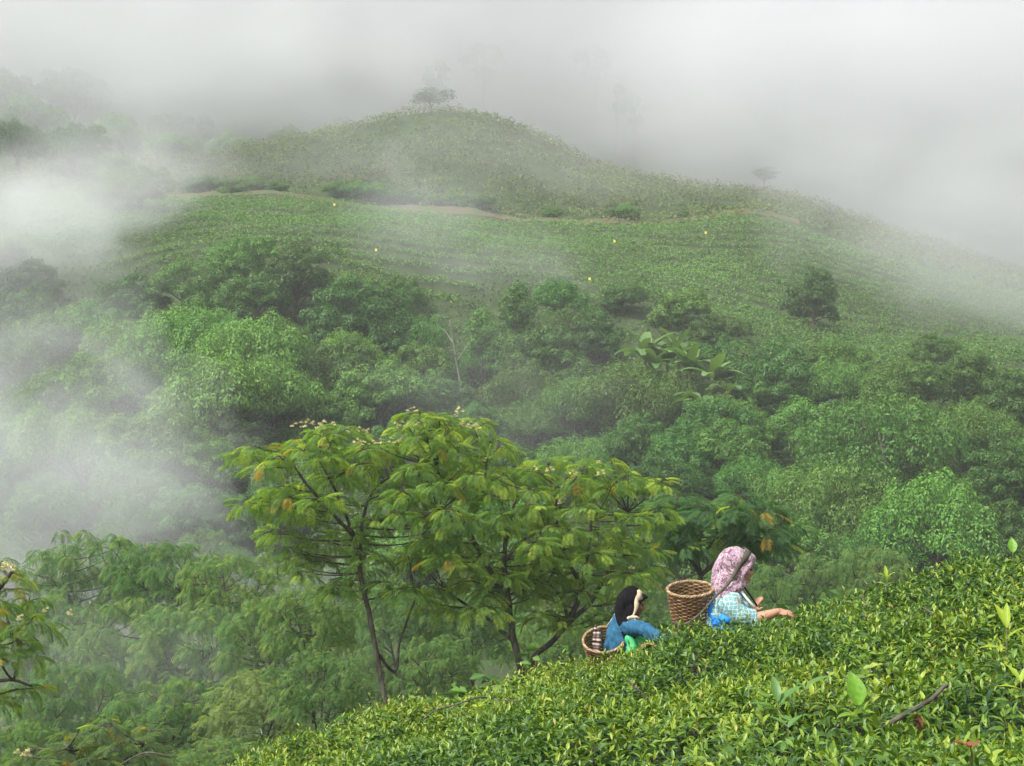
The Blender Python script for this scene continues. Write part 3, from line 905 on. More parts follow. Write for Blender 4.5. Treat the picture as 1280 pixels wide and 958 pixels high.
# ------------------------------------------------------------------ feathery shade trees with twice-pinnate fronds
FR_GREEN = [(0.0, (0.068, 0.140, 0.036)), (0.40, (0.105, 0.205, 0.046)), (0.75, (0.165, 0.275, 0.054)), (1.0, (0.27, 0.36, 0.065))]
def frond_mat(name, stops, objrand=0.55, through=(2.2, 2.0, 0.7, 1)):
    m, n, l, b = new_mat(name)
    at = n.new("ShaderNodeAttribute"); at.attribute_name = "tint"
    oi = n.new("ShaderNodeObjectInfo")
    ge = n.new("ShaderNodeNewGeometry")
    a1 = n.new("ShaderNodeMath"); a1.operation = 'MULTIPLY_ADD'; a1.inputs[1].default_value = objrand
    l.new(oi.outputs["Random"], a1.inputs[0]); l.new(at.outputs["Fac"], a1.inputs[2])
    a2 = n.new("ShaderNodeMath"); a2.operation = 'MULTIPLY_ADD'; a2.inputs[1].default_value = 0.18
    l.new(ge.outputs["Random Per Island"], a2.inputs[0]); l.new(a1.outputs[0], a2.inputs[2])
    r = ramp(n, stops); l.new(a2.outputs[0], r.inputs[0]); l.new(r.outputs[0], b.inputs["Base Color"])
    b.inputs["Roughness"].default_value = 0.55; b.inputs["Specular IOR Level"].default_value = 0.25
    tr = n.new("ShaderNodeBsdfTranslucent")
    mx = n.new("ShaderNodeMix"); mx.data_type = 'RGBA'; mx.blend_type = 'MULTIPLY'; mx.inputs[0].default_value = 1.0
    l.new(r.outputs[0], mx.inputs[6]); mx.inputs[7].default_value = through; l.new(mx.outputs[2], tr.inputs["Color"])
    ms = n.new("ShaderNodeMixShader"); ms.inputs[0].default_value = 0.5
    l.new(b.outputs[0], ms.inputs[1]); l.new(tr.outputs[0], ms.inputs[2]); l.new(ms.outputs[0], n["Material Output"].inputs["Surface"])
    return m
M_fr = frond_mat("feathery_leaf", FR_GREEN)
M_fr_young = frond_mat("young_feathery_leaf", [(0.0, (0.16, 0.26, 0.035)), (0.5, (0.24, 0.33, 0.045)), (1.0, (0.36, 0.40, 0.06))])
M_fr_rust = frond_mat("rusty_feathery_leaf", [(0.0, (0.20, 0.22, 0.035)), (0.5, (0.27, 0.20, 0.035)), (1.0, (0.28, 0.13, 0.035))])
M_fr_grove = frond_mat("grove_feathery_leaf", [(0.0, (0.046, 0.105, 0.040)), (0.40, (0.074, 0.155, 0.054)), (0.8, (0.115, 0.205, 0.062)), (1.0, (0.20, 0.26, 0.065))], 0.25, (1.6, 1.8, 1.0, 1))
M_fr_blue = frond_mat("bluish_feathery_leaf", [(0.0, (0.065, 0.115, 0.055)), (0.5, (0.11, 0.18, 0.08)), (1.0, (0.18, 0.25, 0.10))], 0.3)
M_cream = noise_mat("cream_blossom", [(0.3, (0.55, 0.48, 0.22)), (0.7, (0.75, 0.68, 0.38))], 30, 2, 0.7)

def frond_geo(seed, pairs=12, droop=0.55):
    """a frond of unit length along +X, hanging towards its tip: (V, T)"""
    rng = np.random.default_rng(seed)
    g = Geo()
    ts = np.linspace(0.12, 1.0, pairs)
    def rach(t):
        a = droop * 1.6
        return np.array([np.sin(t * a) / a, 0 * t, -(1 - np.cos(t * a)) / a]).T
    base, dr, nr, L = [], [], [], []
    for t in ts:
        b = rach(t)
        sl = droop * 1.6 * t
        ln = 0.40 * (0.45 + 1.1 * t - 0.95 * t * t) * 1.45
        for s in (-1, 1):
            fw = 0.45 + 0.4 * t
            d = np.array([math.cos(sl) * fw, s * 0.9, -math.sin(sl) * fw - 0.22 + rng.normal() * 0.06])
            base.append(b); dr.append(d + rng.normal(size=3) * 0.07); nr.append(np.array([math.sin(sl), 0, math.cos(sl)]) + rng.normal(size=3) * 0.15); L.append(ln * rng.uniform(0.85, 1.1))
    base.append(rach(np.float64(1.0))); dr.append(np.array([math.cos(droop * 1.6), 0, -math.sin(droop * 1.6)])); nr.append(np.array([0.3, 0, 1.0])); L.append(0.2)
    L = np.array(L)
    V, T = kites(np.array(base), np.array(dr), np.array(nr), L, (0.045 if pairs > 8 else 0.075) + 0 * L, 0.1, 0.18, 0.5)
    g.add(V, T)
    tt = np.linspace(0, 1, 4)
    R_ = rach(tt)
    w = 0.007
    Vr = np.concatenate([R_ + [0, w, 0], R_ - [0, w, 0]])
    g.add(Vr, None, [(i, i + 1, 4 + i + 1, 4 + i) for i in range(3)])
    return g
_FG = [frond_geo(k, 12, d) for k, d in enumerate((0.22, 0.36, 0.5, 0.66))]
_FGS = [frond_geo(20 + k, 7, d) for k, d in enumerate((0.22, 0.36, 0.5, 0.66))]
_FGSV = [(np.concatenate(g.v), np.concatenate(g.t), np.concatenate(g.q)) for g in _FGS]
_FGV = [(np.concatenate(g.v), np.concatenate(g.t), np.concatenate(g.q)) for g in _FG]
FR_MESH = [g.mesh("frond", M_fr) for g in _FG]
FR_BLUE = [g.mesh("frond", M_fr_blue) for g in _FG]
FR_DULL = [g.mesh("frond", M_fr_grove) for g in _FG]
FR_YOUNG = [g.mesh("frond", M_fr_young) for g in _FG[1:]]
FR_RUST = [g.mesh("frond", M_fr_rust) for g in _FG[:2]]
def blossom_mesh(seed):
    rng = np.random.default_rng(seed)
    g = Geo()
    for c in range(5):
        o = rng.normal(size=3) * 0.055; o[2] = abs(o[2])
        d = rand_dirs(14, rng, -0.1, 1.0)
        V, T = kites(np.tile(o, (14, 1)), d, rand_dirs(14, rng), 0.05, 0.016, 0.1, 0.1)
        g.add(V, T)
    return g.mesh("blossom", M_cream)
BLOS = [blossom_mesh(3), blossom_mesh(4)]

def frond_frames(rng, pads, per_pad, flen):
    """positions, headings, tilts and lengths of the fronds of a set of umbrella-like pads (centre, radius)"""
    out = []
    for c, r in pads:
        n = max(5, int(per_pad * (r / 0.5) ** 1.5))
        for k in range(n):
            a = 2 * math.pi * (k * 0.618 + rng.uniform(-0.1, 0.1))
            q = math.sqrt((k + 0.5) / n)
            rad = r * q * 0.75
            p = c + np.array([math.cos(a) * rad, math.sin(a) * rad, -0.26 * r * q * q + rng.normal() * 0.09 * r])
            tilt = 0.38 - 0.70 * q + rng.normal() * 0.22 - (0.55 if rng.random() < 0.18 * q else 0.0)
            out.append((p, a + rng.normal() * 0.35, tilt, rng.normal() * 0.25, flen * rng.uniform(0.75, 1.2), q))
    return out

def frond_matrix(f):
    p, a, tilt, roll, L, q = f
    return Matrix.Translation(Vector(p)) @ Matrix.Rotation(a, 4, 'Z') @ Matrix.Rotation(-tilt, 4, 'Y') @ Matrix.Rotation(roll, 4, 'X') @ Matrix.Scale(L, 4)

def joined_fronds(frames, rng, name, mat, tintf, src=None):
    src = src or _FGV
    g = Geo()
    for f in frames:
        k = rng.integers(4)
        V, T, Q = src[k]
        M = np.array(frond_matrix(f))
        g.add(V @ M[:3, :3].T + M[:3, 3], T, Q, float(tintf(f, rng)))
    return g.mesh(name, mat)

def nearest_on(limbs, c, rng):
    best = None
    for L in limbs:
        for p in L[1:]:
            dz = c[2] - p[2]
            d = np.linalg.norm(c - p) + (1.2 if dz < 0.05 else 0) * 1.0
            if best is None or d < best[0]: best = (d, p)
    return best[1]

def sample_pads(rng, ell, dens, prad):
    """pads spread through ellipses given as (centre, half sizes), more of them near the upper skin"""
    pads = []
    for c, h in ell:
        n = max(3, int(dens * h[0] * h[2] ** 0.5 * 10))
        tries = 0
        got = 0
        while got < n and tries < n * 30:
            tries += 1
            d = rand_dirs(1, rng, -0.55, 1.0)[0] * rng.uniform(0.35, 1.0) ** 0.5
            p = c + d * h
            r = prad * rng.uniform(0.7, 1.25)
            if any(np.linalg.norm((p - q) / np.array([1, 1, 0.55])) < 0.62 * (r + s) for q, s in pads): continue
            pads.append((p, r)); got += 1
    return pads

def feathery_tree(name, lab, cat, D, limbs_px, ell_px, seed, prad=0.31, per_pad=40, flen=0.225, n_obj=300, blossoms=(), rust=0.05, dens=1.0, base_px=None, group=None, mat_rest=None, young=0.75, sets=None):
    """limbs_px: list of (radius at start, radius at end, [(px, py, depth offset), ...]); the first is the main trunk"""
    rng = np.random.default_rng(seed)
    b = limbs_px[0][2][0]
    base = P(b[0], b[1], D + b[2])
    zg = gz(base.x, base.y)
    base.z = min(zg, base.z)
    root = empty(name, base)
    tag(root, lab, cat, group)
    LB = []
    for i, (r0, r1, pts) in enumerate(limbs_px):
        w = [np.array(P(px, py, D + dy) - base) for px, py, dy in pts]
        if i == 0: w = [np.array([w[0][0], w[0][1], -0.3])] + w if w[0][2] > 0.05 else [w[0] - np.array([0, 0, 0.3])] + w[0:]
        sp = smooth_path(w, 5)
        sp[1:-1] += 0.012 * np.stack([wob(sp[1:-1, 2], sp[1:-1, 0], 0, 6, 3 + i % 5), wob(sp[1:-1, 2], sp[1:-1, 0], 0, 6, 9 + i % 5), 0 * sp[1:-1, 0]], 1)
        g = Geo(); tube(g, sp, np.linspace(r0, r1, len(sp)), 9)
        link("trunk" if i == 0 else "limb", g.mesh("trunk" if i == 0 else "limb", M_bark_dark, True), root)
        LB.append(sp)
    ell = [(np.array(P(px, py, D + dy) - base), np.array([rx * D / FPX, rd, ry * D / FPX])) for px, py, dy, rx, ry, rd in ell_px]
    pads = sample_pads(rng, ell, dens, prad)
    tw = Geo()
    for c, r in pads:
        p0 = nearest_on(LB, c, rng)
        dlt = c - p0
        p1 = p0 + dlt * 0.55 + np.array([0, 0, -0.12 * np.linalg.norm(dlt)])
        pp = bez(p0, p1, c, 6)
        tube(tw, pp, np.linspace(0.016, 0.006, 6), 5, cap=False)
        for k in range(3):
            a = rng.uniform(0, 6.28)
            e = c + np.array([math.cos(a) * r * 0.6, math.sin(a) * r * 0.6, -0.08 * r])
            tube(tw, bez(pp[4], (pp[4] + e) / 2 + np.array([0, 0, 0.04]), e, 4), np.linspace(0.007, 0.004, 4), 4, cap=False)
    link("twigs", tw.mesh("twigs", M_bark_dark), root)["kind"] = "stuff"
    fr = frond_frames(rng, pads, per_pad, flen)
    # the fronds that face the camera and the sky are single parts, the rest one mass behind them
    key = [f[0][1] * 0.9 - f[0][2] * 0.5 + rng.normal() * 0.25 for f in fr]
    order = np.argsort(key)
    for i in order[:n_obj]:
        f = fr[i]
        rs = rng.random() < rust * (2.2 if f[5] > 0.75 else 0.2)
        me = FR_RUST[rng.integers(2)] if rs else (FR_YOUNG[rng.integers(3)] if rng.random() < young * (0.5 if f[5] > 0.7 else 0.12) else (sets or FR_MESH)[rng.integers(4)])
        o = link("frond", me, root)
        o.matrix_local = frond_matrix(f)
        if rs: o["label"] = "rusty orange frond"
    if len(order) > n_obj:
        o = link("foliage", joined_fronds([fr[i] for i in order[n_obj:]], rng, "foliage", mat_rest or M_fr, lambda f, r: r.uniform(0.0, 0.75)), root)
        o["kind"] = "stuff"
    for (px, py) in blossoms:
        q = np.array(P(px, py, D) - base)
        c, r = min(pads, key=lambda t: np.hypot(t[0][0] - q[0], t[0][2] - q[2]))
        for k in range(int(rng.integers(1, 4))):
            o = link("blossom", BLOS[rng.integers(2)], root)
            o.location = Vector(c + np.array([rng.normal() * 0.16, rng.normal() * 0.12 - 0.05, rng.uniform(-0.03, 0.05)]))
            o.rotation_euler = (0, 0, rng.uniform(0, 6.28)); o.scale = (rng.uniform(0.45, 0.9),) * 3
    return root, len(fr), len(pads)

print("feathery", feathery_tree("feathery_tree", "feathery tree with the forked thin trunk on the left and orange tipped leaves", "tree", 21.5,
    [(0.048, 0.034, [(488, 905, 0), (484, 880, 0), (470, 815, 0), (457, 750, 0.05), (447, 695, 0.1)]),
     (0.034, 0.014, [(447, 695, 0.1), (438, 660, 0), (420, 615, -0.3), (398, 575, -0.4)]),
     (0.034, 0.014, [(449, 700, 0.1), (452, 650, 0.2), (470, 610, 0.3), (500, 590, 0.3)]),
     (0.03, 0.012, [(440, 668, 0), (405, 632, -0.3), (372, 590, -0.5), (350, 565, -0.5)]),
     (0.032, 0.012, [(452, 655, 0.1), (490, 640, 0), (525, 610, -0.2)]),
     (0.028, 0.012, [(470, 815, 0), (495, 840, 0.3), (500, 800, 0.5), (520, 745, 0.6)])],
    [(322, 562, -0.4, 22, 10, 0.5), (330, 622, -0.2, 22, 12, 0.5), (362, 690, 0.2, 24, 12, 0.5), (410, 540, 0, 26, 10, 0.5), (372, 570, -0.3, 62, 22, 0.9), (440, 562, 0.2, 55, 24, 0.9), (400, 612, -0.3, 55, 30, 1.0), (470, 610, -0.2, 55, 36, 1.0), (372, 655, 0.4, 35, 30, 0.7), (505, 655, 0.0, 60, 40, 1.0), (430, 680, 0.2, 45, 22, 0.8), (355, 625, 0.3, 36, 18, 0.7), (495, 700, 0.6, 48, 26, 0.8), (535, 640, -0.4, 40, 26, 0.8), (378, 702, 0.2, 28, 15, 0.6), (505, 732, 0.4, 36, 18, 0.6), (425, 730, 0.3, 26, 14, 0.5)],
    301, blossoms=[(405, 531), (440, 540), (420, 560), (450, 555), (395, 545)], rust=0.06, dens=1.85)[1:])
print("feathery", feathery_tree("feathery_tree", "tallest feathery tree with cream blossoms on top and a trunk forked in two", "tree", 22.0,
    [(0.064, 0.05, [(652, 850, 0), (648, 820, 0), (640, 785, 0)]),
     (0.052, 0.024, [(640, 785, 0), (622, 735, 0.1), (602, 695, 0.1), (575, 640, 0), (545, 580, 0)]),
     (0.048, 0.02, [(641, 788, 0), (633, 735, -0.1), (631, 690, -0.2), (640, 640, -0.3), (650, 610, -0.3)]),
     (0.035, 0.012, [(602, 695, 0.1), (575, 655, -0.2), (548, 640, -0.5)]),
     (0.035, 0.014, [(585, 660, 0), (605, 610, 0.1), (610, 570, 0.2)]),
     (0.032, 0.012, [(632, 700, -0.2), (655, 675, -0.3), (690, 660, -0.4)]),
     (0.035, 0.015, [(640, 800, 0), (612, 775, 0.3), (575, 750, 0.5), (555, 735, 0.6)])],
    [(532, 520, 0, 28, 9, 0.5), (578, 532, 0, 26, 10, 0.5), (480, 552, -0.2, 22, 9, 0.5), (525, 545, 0, 58, 26, 1.0), (585, 560, 0.1, 50, 30, 1.0), (560, 600, -0.3, 70, 34, 1.1), (630, 610, 0.1, 45, 30, 1.0), (590, 650, -0.4, 60, 34, 1.0), (650, 660, -0.3, 50, 40, 1.0), (560, 700, 0.4, 45, 32, 0.9), (610, 715, 0.5, 45, 28, 0.8), (540, 600, -0.6, 50, 26, 0.8), (585, 700, -0.5, 40, 30, 0.8), (655, 710, -0.2, 40, 30, 0.8), (562, 748, 0.3, 38, 16, 0.6), (606, 750, -0.3, 30, 14, 0.5), (670, 745, 0.3, 26, 20, 0.6)],
    302, blossoms=[(530, 515), (550, 520), (570, 528), (585, 540), (520, 532), (500, 548), (490, 556), (600, 545)], rust=0.02, dens=1.85)[1:])
print("feathery", feathery_tree("feathery_tree", "spreading feathery tree with a curved dark limb just left of the sunken basket", "tree", 22.6,
    [(0.052, 0.038, [(668, 850, 0), (668, 822, 0), (690, 802, 0), (712, 778, 0), (735, 758, 0)]),
     (0.05, 0.02, [(712, 778, 0), (728, 735, 0), (735, 690, -0.2), (740, 650, -0.2)]),
     (0.04, 0.015, [(735, 758, 0), (760, 715, 0.2), (780, 670, 0.2), (785, 640, 0.3)]),
     (0.035, 0.012, [(728, 735, 0), (705, 690, -0.2), (695, 640, -0.3), (700, 610, -0.3)]),
     (0.03, 0.012, [(712, 778, 0), (700, 745, -0.4), (680, 725, -0.6)])],
    [(672, 580, 0, 24, 10, 0.5), (742, 578, 0, 26, 9, 0.5), (815, 600, 0, 24, 9, 0.5), (700, 598, 0, 52, 24, 0.9), (765, 608, 0, 52, 22, 0.9), (720, 645, -0.2, 55, 34, 1.0), (790, 645, 0, 40, 26, 0.9), (740, 695, -0.3, 58, 34, 1.0), (700, 735, -0.2, 40, 30, 0.9), (790, 700, 0.2, 38, 30, 0.8), (715, 690, 0.4, 50, 30, 0.8), (760, 740, 0.5, 40, 22, 0.8), (692, 768, -0.2, 26, 14, 0.5), (735, 770, 0.5, 34, 14, 0.5)],
    303, blossoms=[(705, 575), (668, 590), (745, 580), (650, 628), (660, 635), (780, 690), (790, 700), (758, 678)], rust=0.025, dens=1.85)[1:])
print("feathery", feathery_tree("feathery_tree", "small feathery tree whose dark fork shows right behind the flowered scarf", "tree", 26.0,
    [(0.07, 0.05, [(878, 800, 0), (877, 760, 0), (876, 719, 0)]),
     (0.045, 0.012, [(876, 719, 0), (862, 695, 0), (850, 672, 0), (840, 645, 0)]),
     (0.045, 0.014, [(876, 719, 0), (895, 702, 0), (905, 680, 0), (935, 662, 0), (985, 655, 0)]),
     (0.03, 0.012, [(899, 695, 0), (897, 670, 0.1), (893, 640, 0.1)]),
     (0.025, 0.010, [(876, 719, 0), (873, 690, 0.3), (878, 660, 0.4)])],
    [(850, 635, 0, 50, 22, 0.9), (905, 632, 0, 50, 20, 0.9), (965, 652, 0, 36, 10, 0.7), (830, 670, 0, 35, 26, 0.8), (940, 672, 0.2, 45, 14, 0.8)],
    304, prad=0.42, flen=0.34, blossoms=[(825, 690), (780, 690)], rust=0.035, dens=1.9, young=0.25, sets=FR_DULL, mat_rest=M_fr_grove)[1:])
print("feathery", feathery_tree("feathery_tree", "dark feathery branch with orange tinted leaves reaching in from the left edge", "tree", 15.0,
    [(0.10, 0.06, [(-170, 1000, 0), (-150, 930, 0), (-130, 850, 0)]),
     (0.05, 0.02, [(-130, 850, 0), (-70, 790, 0), (-10, 745, 0), (15, 715, 0)]),
     (0.04, 0.015, [(-130, 850, 0), (-60, 830, 0.2), (0, 800, 0.2), (30, 780, 0.2)]),
     (0.03, 0.012, [(-130, 850, 0), (-50, 860, 0.2), (10, 850, 0.2), (40, 858, 0.2)])],
    [(-15, 715, 0, 45, 18, 0.5), (10, 765, 0, 55, 30, 0.6), (-20, 815, 0, 62, 34, 0.6), (0, 865, 0.2, 34, 16, 0.4)],
    305, prad=0.24, per_pad=40, flen=0.20, blossoms=[(15, 710), (58, 738), (65, 760)], rust=0.06, dens=3.4)[1:])
print("feathery", feathery_tree("feathery_tree", "bluish feathery treetop with large fronds at the bottom left edge", "tree", 17.0,
    [(0.07, 0.04, [(120, 1090, 0), (120, 1000, 0), (122, 960, 0)]),
     (0.04, 0.015, [(122, 1000, 0), (160, 950, 0), (180, 930, 0)]),
     (0.04, 0.015, [(122, 1000, 0), (95, 950, 0), (80, 930, 0)])],
    [(130, 922, 0, 75, 24, 0.8), (80, 945, 0, 45, 22, 0.7), (180, 950, 0, 40, 20, 0.7)],
    306, prad=0.28, per_pad=34, flen=0.24, blossoms=[(60, 925)], rust=0.03, dens=2.6, young=0.2, sets=FR_BLUE, mat_rest=M_fr_blue)[1:])

# the grove that fills the valley on the left: one set of meshes per kind, copied
def grove_kind(seed, mat):
    rng = np.random.default_rng(seed)
    H, rad = 5.2, 3.0
    t = Geo(); limbs = []
    nst = int(rng.integers(2, 4))
    for k in range(nst):
        a = k * 6.28 / nst + rng.uniform(-0.4, 0.4)
        e = np.array([math.cos(a) * rad * 0.5, math.sin(a) * rad * 0.5, H * rng.uniform(0.7, 0.85)])
        sp = smooth_path([(0, 0, -0.4), (e[0] * 0.15, e[1] * 0.15, H * 0.25), (e[0] * 0.5, e[1] * 0.5, H * 0.55), e], 4)
        tube(t, sp, np.linspace(0.10, 0.035, len(sp)), 7); limbs.append(sp)
        for j in range(3):
            b = sp[int(rng.integers(5, len(sp) - 1))]; a2 = a + rng.uniform(-1.3, 1.3)
            e2 = b + np.array([math.cos(a2) * rad * 0.5, math.sin(a2) * rad * 0.5, H * 0.2])
            s2 = bez(b, (b + e2) / 2 + np.array([0, 0, -0.2]), e2, 7)
            tube(t, s2, np.linspace(0.045, 0.015, 7), 5); limbs.append(s2)
    ell = [(np.array([0, 0, H * 0.78]), np.array([rad, rad, H * 0.22])), (np.array([0, 0, H * 0.6]), np.array([rad * 0.9, rad * 0.9, H * 0.2]))]
    pads = sample_pads(rng, ell, 1.5, 0.50)
    for c, r in pads:
        p0 = nearest_on(limbs, c, rng)
        tube(t, bez(p0, (p0 + c) / 2 + np.array([0, 0, -0.15]), c, 5), np.linspace(0.022, 0.008, 5), 4, cap=False)
    fr = frond_frames(rng, pads, 22, 0.37)
    return t.mesh("trunk", M_bark_dark, True), joined_fronds(fr, rng, "crown", mat, lambda f, r: r.uniform(0.1, 0.75) if r.random() < 0.93 else 0.95, _FGSV), len(fr)
GK = [grove_kind(81, M_fr_grove), grove_kind(82, M_fr_grove), grove_kind(83, M_fr_grove), grove_kind(84, M_fr_blue)]
print("grove fronds", [k[2] for k in GK])
GROVE = [(470, 842, 48, 34, 1, "low feathery tree at the foot of the forked thin trunk"),
 (560, 812, 48, 38, 3, "greyish feathery tree in the hollow between the leaning trunks"),
 (432, 812, 48, 37, 2, "small feathery tree behind the lower part of the forked thin trunk"),
 (650, 790, 48, 41, 1, "feathery tree deep in the hollow behind the main fork"),
 (110, 715, 80, 40, 0, "misty feathery treetop at the back of the grove, by the valley fog"),
 (210, 720, 75, 38, 1, "hazy feathery treetop along the back edge of the left grove"),
 (290, 735, 70, 36, 2, "feathery treetop in the back of the grove, left of the forked thin trunk"),
 (45, 790, 80, 36, 1, "feathery tree behind the dark branch at the left edge"),
 (150, 800, 80, 34, 0, "feathery tree in the middle of the left grove"),
 (245, 810, 80, 33, 2, "feathery tree in the centre of the grove with yellowish tips"),
 (345, 790, 72, 31, 1, "feathery tree of the grove with a gap showing its bare limbs"),
 (392, 762, 62, 28, 0, "darker feathery tree just left of the forked thin trunk"),
 (90, 880, 80, 30, 2, "feathery tree low on the left behind the bluish treetop"),
 (215, 890, 80, 29, 0, "feathery tree low in the grove above the tea slope"),
 (320, 880, 75, 28, 3, "greyish green feathery tree beside the left end of the tea bushes"),
 (400, 850, 62, 26, 1, "feathery tree in shade between the tea and the forked thin trunk"),
 (545, 830, 55, 30, 2, "feathery tree low behind the tea between the two leaning trunks"),
 (700, 800, 60, 32, 0, "feathery tree seen under the curved dark limb"),
 (590, 770, 60, 34, 1, "feathery tree filling the space behind the main fork"),
 (500, 760, 60, 33, 0, "feathery tree seen behind the thin trunk's right side"),
 (785, 760, 50, 36, 2, "feathery tree behind the picker with the black scarf"),
 (900, 745, 55, 40, 1, "low feathery treetop behind the two pickers"),
 (1000, 725, 55, 42, 0, "low feathery treetop behind the picking hand"),
 (1090, 715, 50, 44, 2, "low feathery treetop behind the brow of the tea"),
 (20, 940, 60, 24, 2, "feathery treetop with cream blossoms in the bottom left corner"),
 (270, 945, 55, 23, 0, "dim feathery treetop at the bottom edge beside the tea slope")]
for (px, py, rpx, D, k, lab) in GROVE:
    s = rpx * D / FPX / 3.0
    x = (px - CX) / FPX * D
    zc = (CY - py) / FPX * D
    zg = gz(x, D)
    sz = max(0.7 * s, min(1.6 * s, (zc - zg) / (5.2 * 0.75)))
    t = empty("feathery_tree", (x, D, zc - sz * 5.2 * 0.75), random.uniform(0, 6.28))
    t.scale = (s, s, sz)
    tag(t, lab, "tree", "feathery shade trees of the valley grove")
    link("trunk", GK[k][0], t); link("crown", GK[k][1], t)

# ground cover under the grove
_r = np.random.default_rng(12)
N = 38000
_D = _r.uniform(13, 52, N); _x = _r.uniform(-0.42, 0.42, N) * _D
_z = ground(_x, _D)
keep = _D > 16.0
_x, _D, _z = _x[keep], _D[keep], _z[keep]; N = len(_x)
_d = rand_dirs(N, _r, -0.3, 0.6); _nn = rand_dirs(N, _r, 0.5, 1.0)
_L = _r.uniform(0.12, 0.30, N)
V, T = kites(np.stack([_x, _D, _z + np.abs(_r.normal(0, 0.22, N))], 1), _d, _nn, _L, _L * 0.45, 0.15, 0.3)
tag(link("valley_weeds", mesh_np("valley_weeds", V, T, M_under)), kind="stuff")
# ------------------------------------------------------------------ the tea bushes in front: one clipped, continuous table of shoots
def tea_top(x, y):
    lump = 0.06 * wob(x, y, 0, 2.6, 8) + 0.038 * wob(x, y, 0, 7.5, 14)
    seam = wob(x * 1.0, y * 0.8, 0, 2.2, 15)
    hollow = -0.26 * np.clip((seam - 0.75) / 0.8, 0, 1) - 0.12 * np.clip((wob(x, y, 0, 5.0, 3) - 0.95) / 0.6, 0, 1)
    picked = -0.07 * np.exp(-(((x - 1.72) / 0.38) ** 2 + ((y - 9.2) / 0.5) ** 2))          # plucked low in front of the picker
    return tea_plane(x, y) + lump + hollow + picked
def px_to_tea(px, py):
    Ds = np.linspace(2.5, 14, 2000)
    xs = (px - CX) / FPX * Ds
    hit = np.nonzero(tea_top(xs, Ds) >= (CY - py) / FPX * Ds)[0]
    if len(hit): 
        D = float(Ds[hit[0]])
    else:
        D = float(Ds[np.argmin((CY - py) / FPX * Ds - tea_top(xs, Ds) + 0.0)]) if False else 9.3
    x = (px - CX) / FPX * D
    return Vector((x, D, float(tea_top(np.array(x), np.array(D)))))

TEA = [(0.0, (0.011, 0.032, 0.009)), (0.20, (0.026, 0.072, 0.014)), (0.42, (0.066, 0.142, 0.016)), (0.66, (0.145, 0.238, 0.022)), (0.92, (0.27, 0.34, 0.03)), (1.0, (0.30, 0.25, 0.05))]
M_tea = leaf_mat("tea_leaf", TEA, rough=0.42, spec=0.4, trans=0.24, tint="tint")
M_teastem = noise_mat("tea_stem", [(0.3, (0.06, 0.06, 0.03)), (0.7, (0.12, 0.12, 0.05))], 20, 3)
M_twig = noise_mat("tea_wood", [(0.3, (0.05, 0.042, 0.034)), (0.6, (0.11, 0.095, 0.08)), (0.8, (0.17, 0.16, 0.14))], 18, 4, 0.85, 0.5, 60)

def blades(base, d, nrm, L, W, fold=0.16, droop=0.16):
    """tea leaves with a rib, two shoulders and a drooping tip: 8 vertices, 8 triangles each"""
    N = len(base)
    d = unit(d); s = unit(np.cross(d, nrm)); n = np.cross(s, d)
    L = L[:, None]; W = W[:, None]
    m1 = base + d * L * 0.33 + n * L * 0.03
    m2 = base + d * L * 0.70 - n * L * droop * 0.35
    tip = base + d * L - n * L * droop
    V = np.stack([base, m1 + s * W * 0.44 + n * W * fold, m1, m1 - s * W * 0.44 + n * W * fold,
                  m2 + s * W * 0.40 + n * W * fold, m2, m2 - s * W * 0.40 + n * W * fold, tip], 1)
    f = np.array([(0, 2, 1), (0, 3, 2), (1, 2, 5), (1, 5, 4), (2, 3, 6), (2, 6, 5), (4, 5, 7), (5, 6, 7)])
    T = (np.arange(N)[:, None, None] * 8 + f[None]).reshape(-1, 3)
    return V.reshape(-1, 3), T

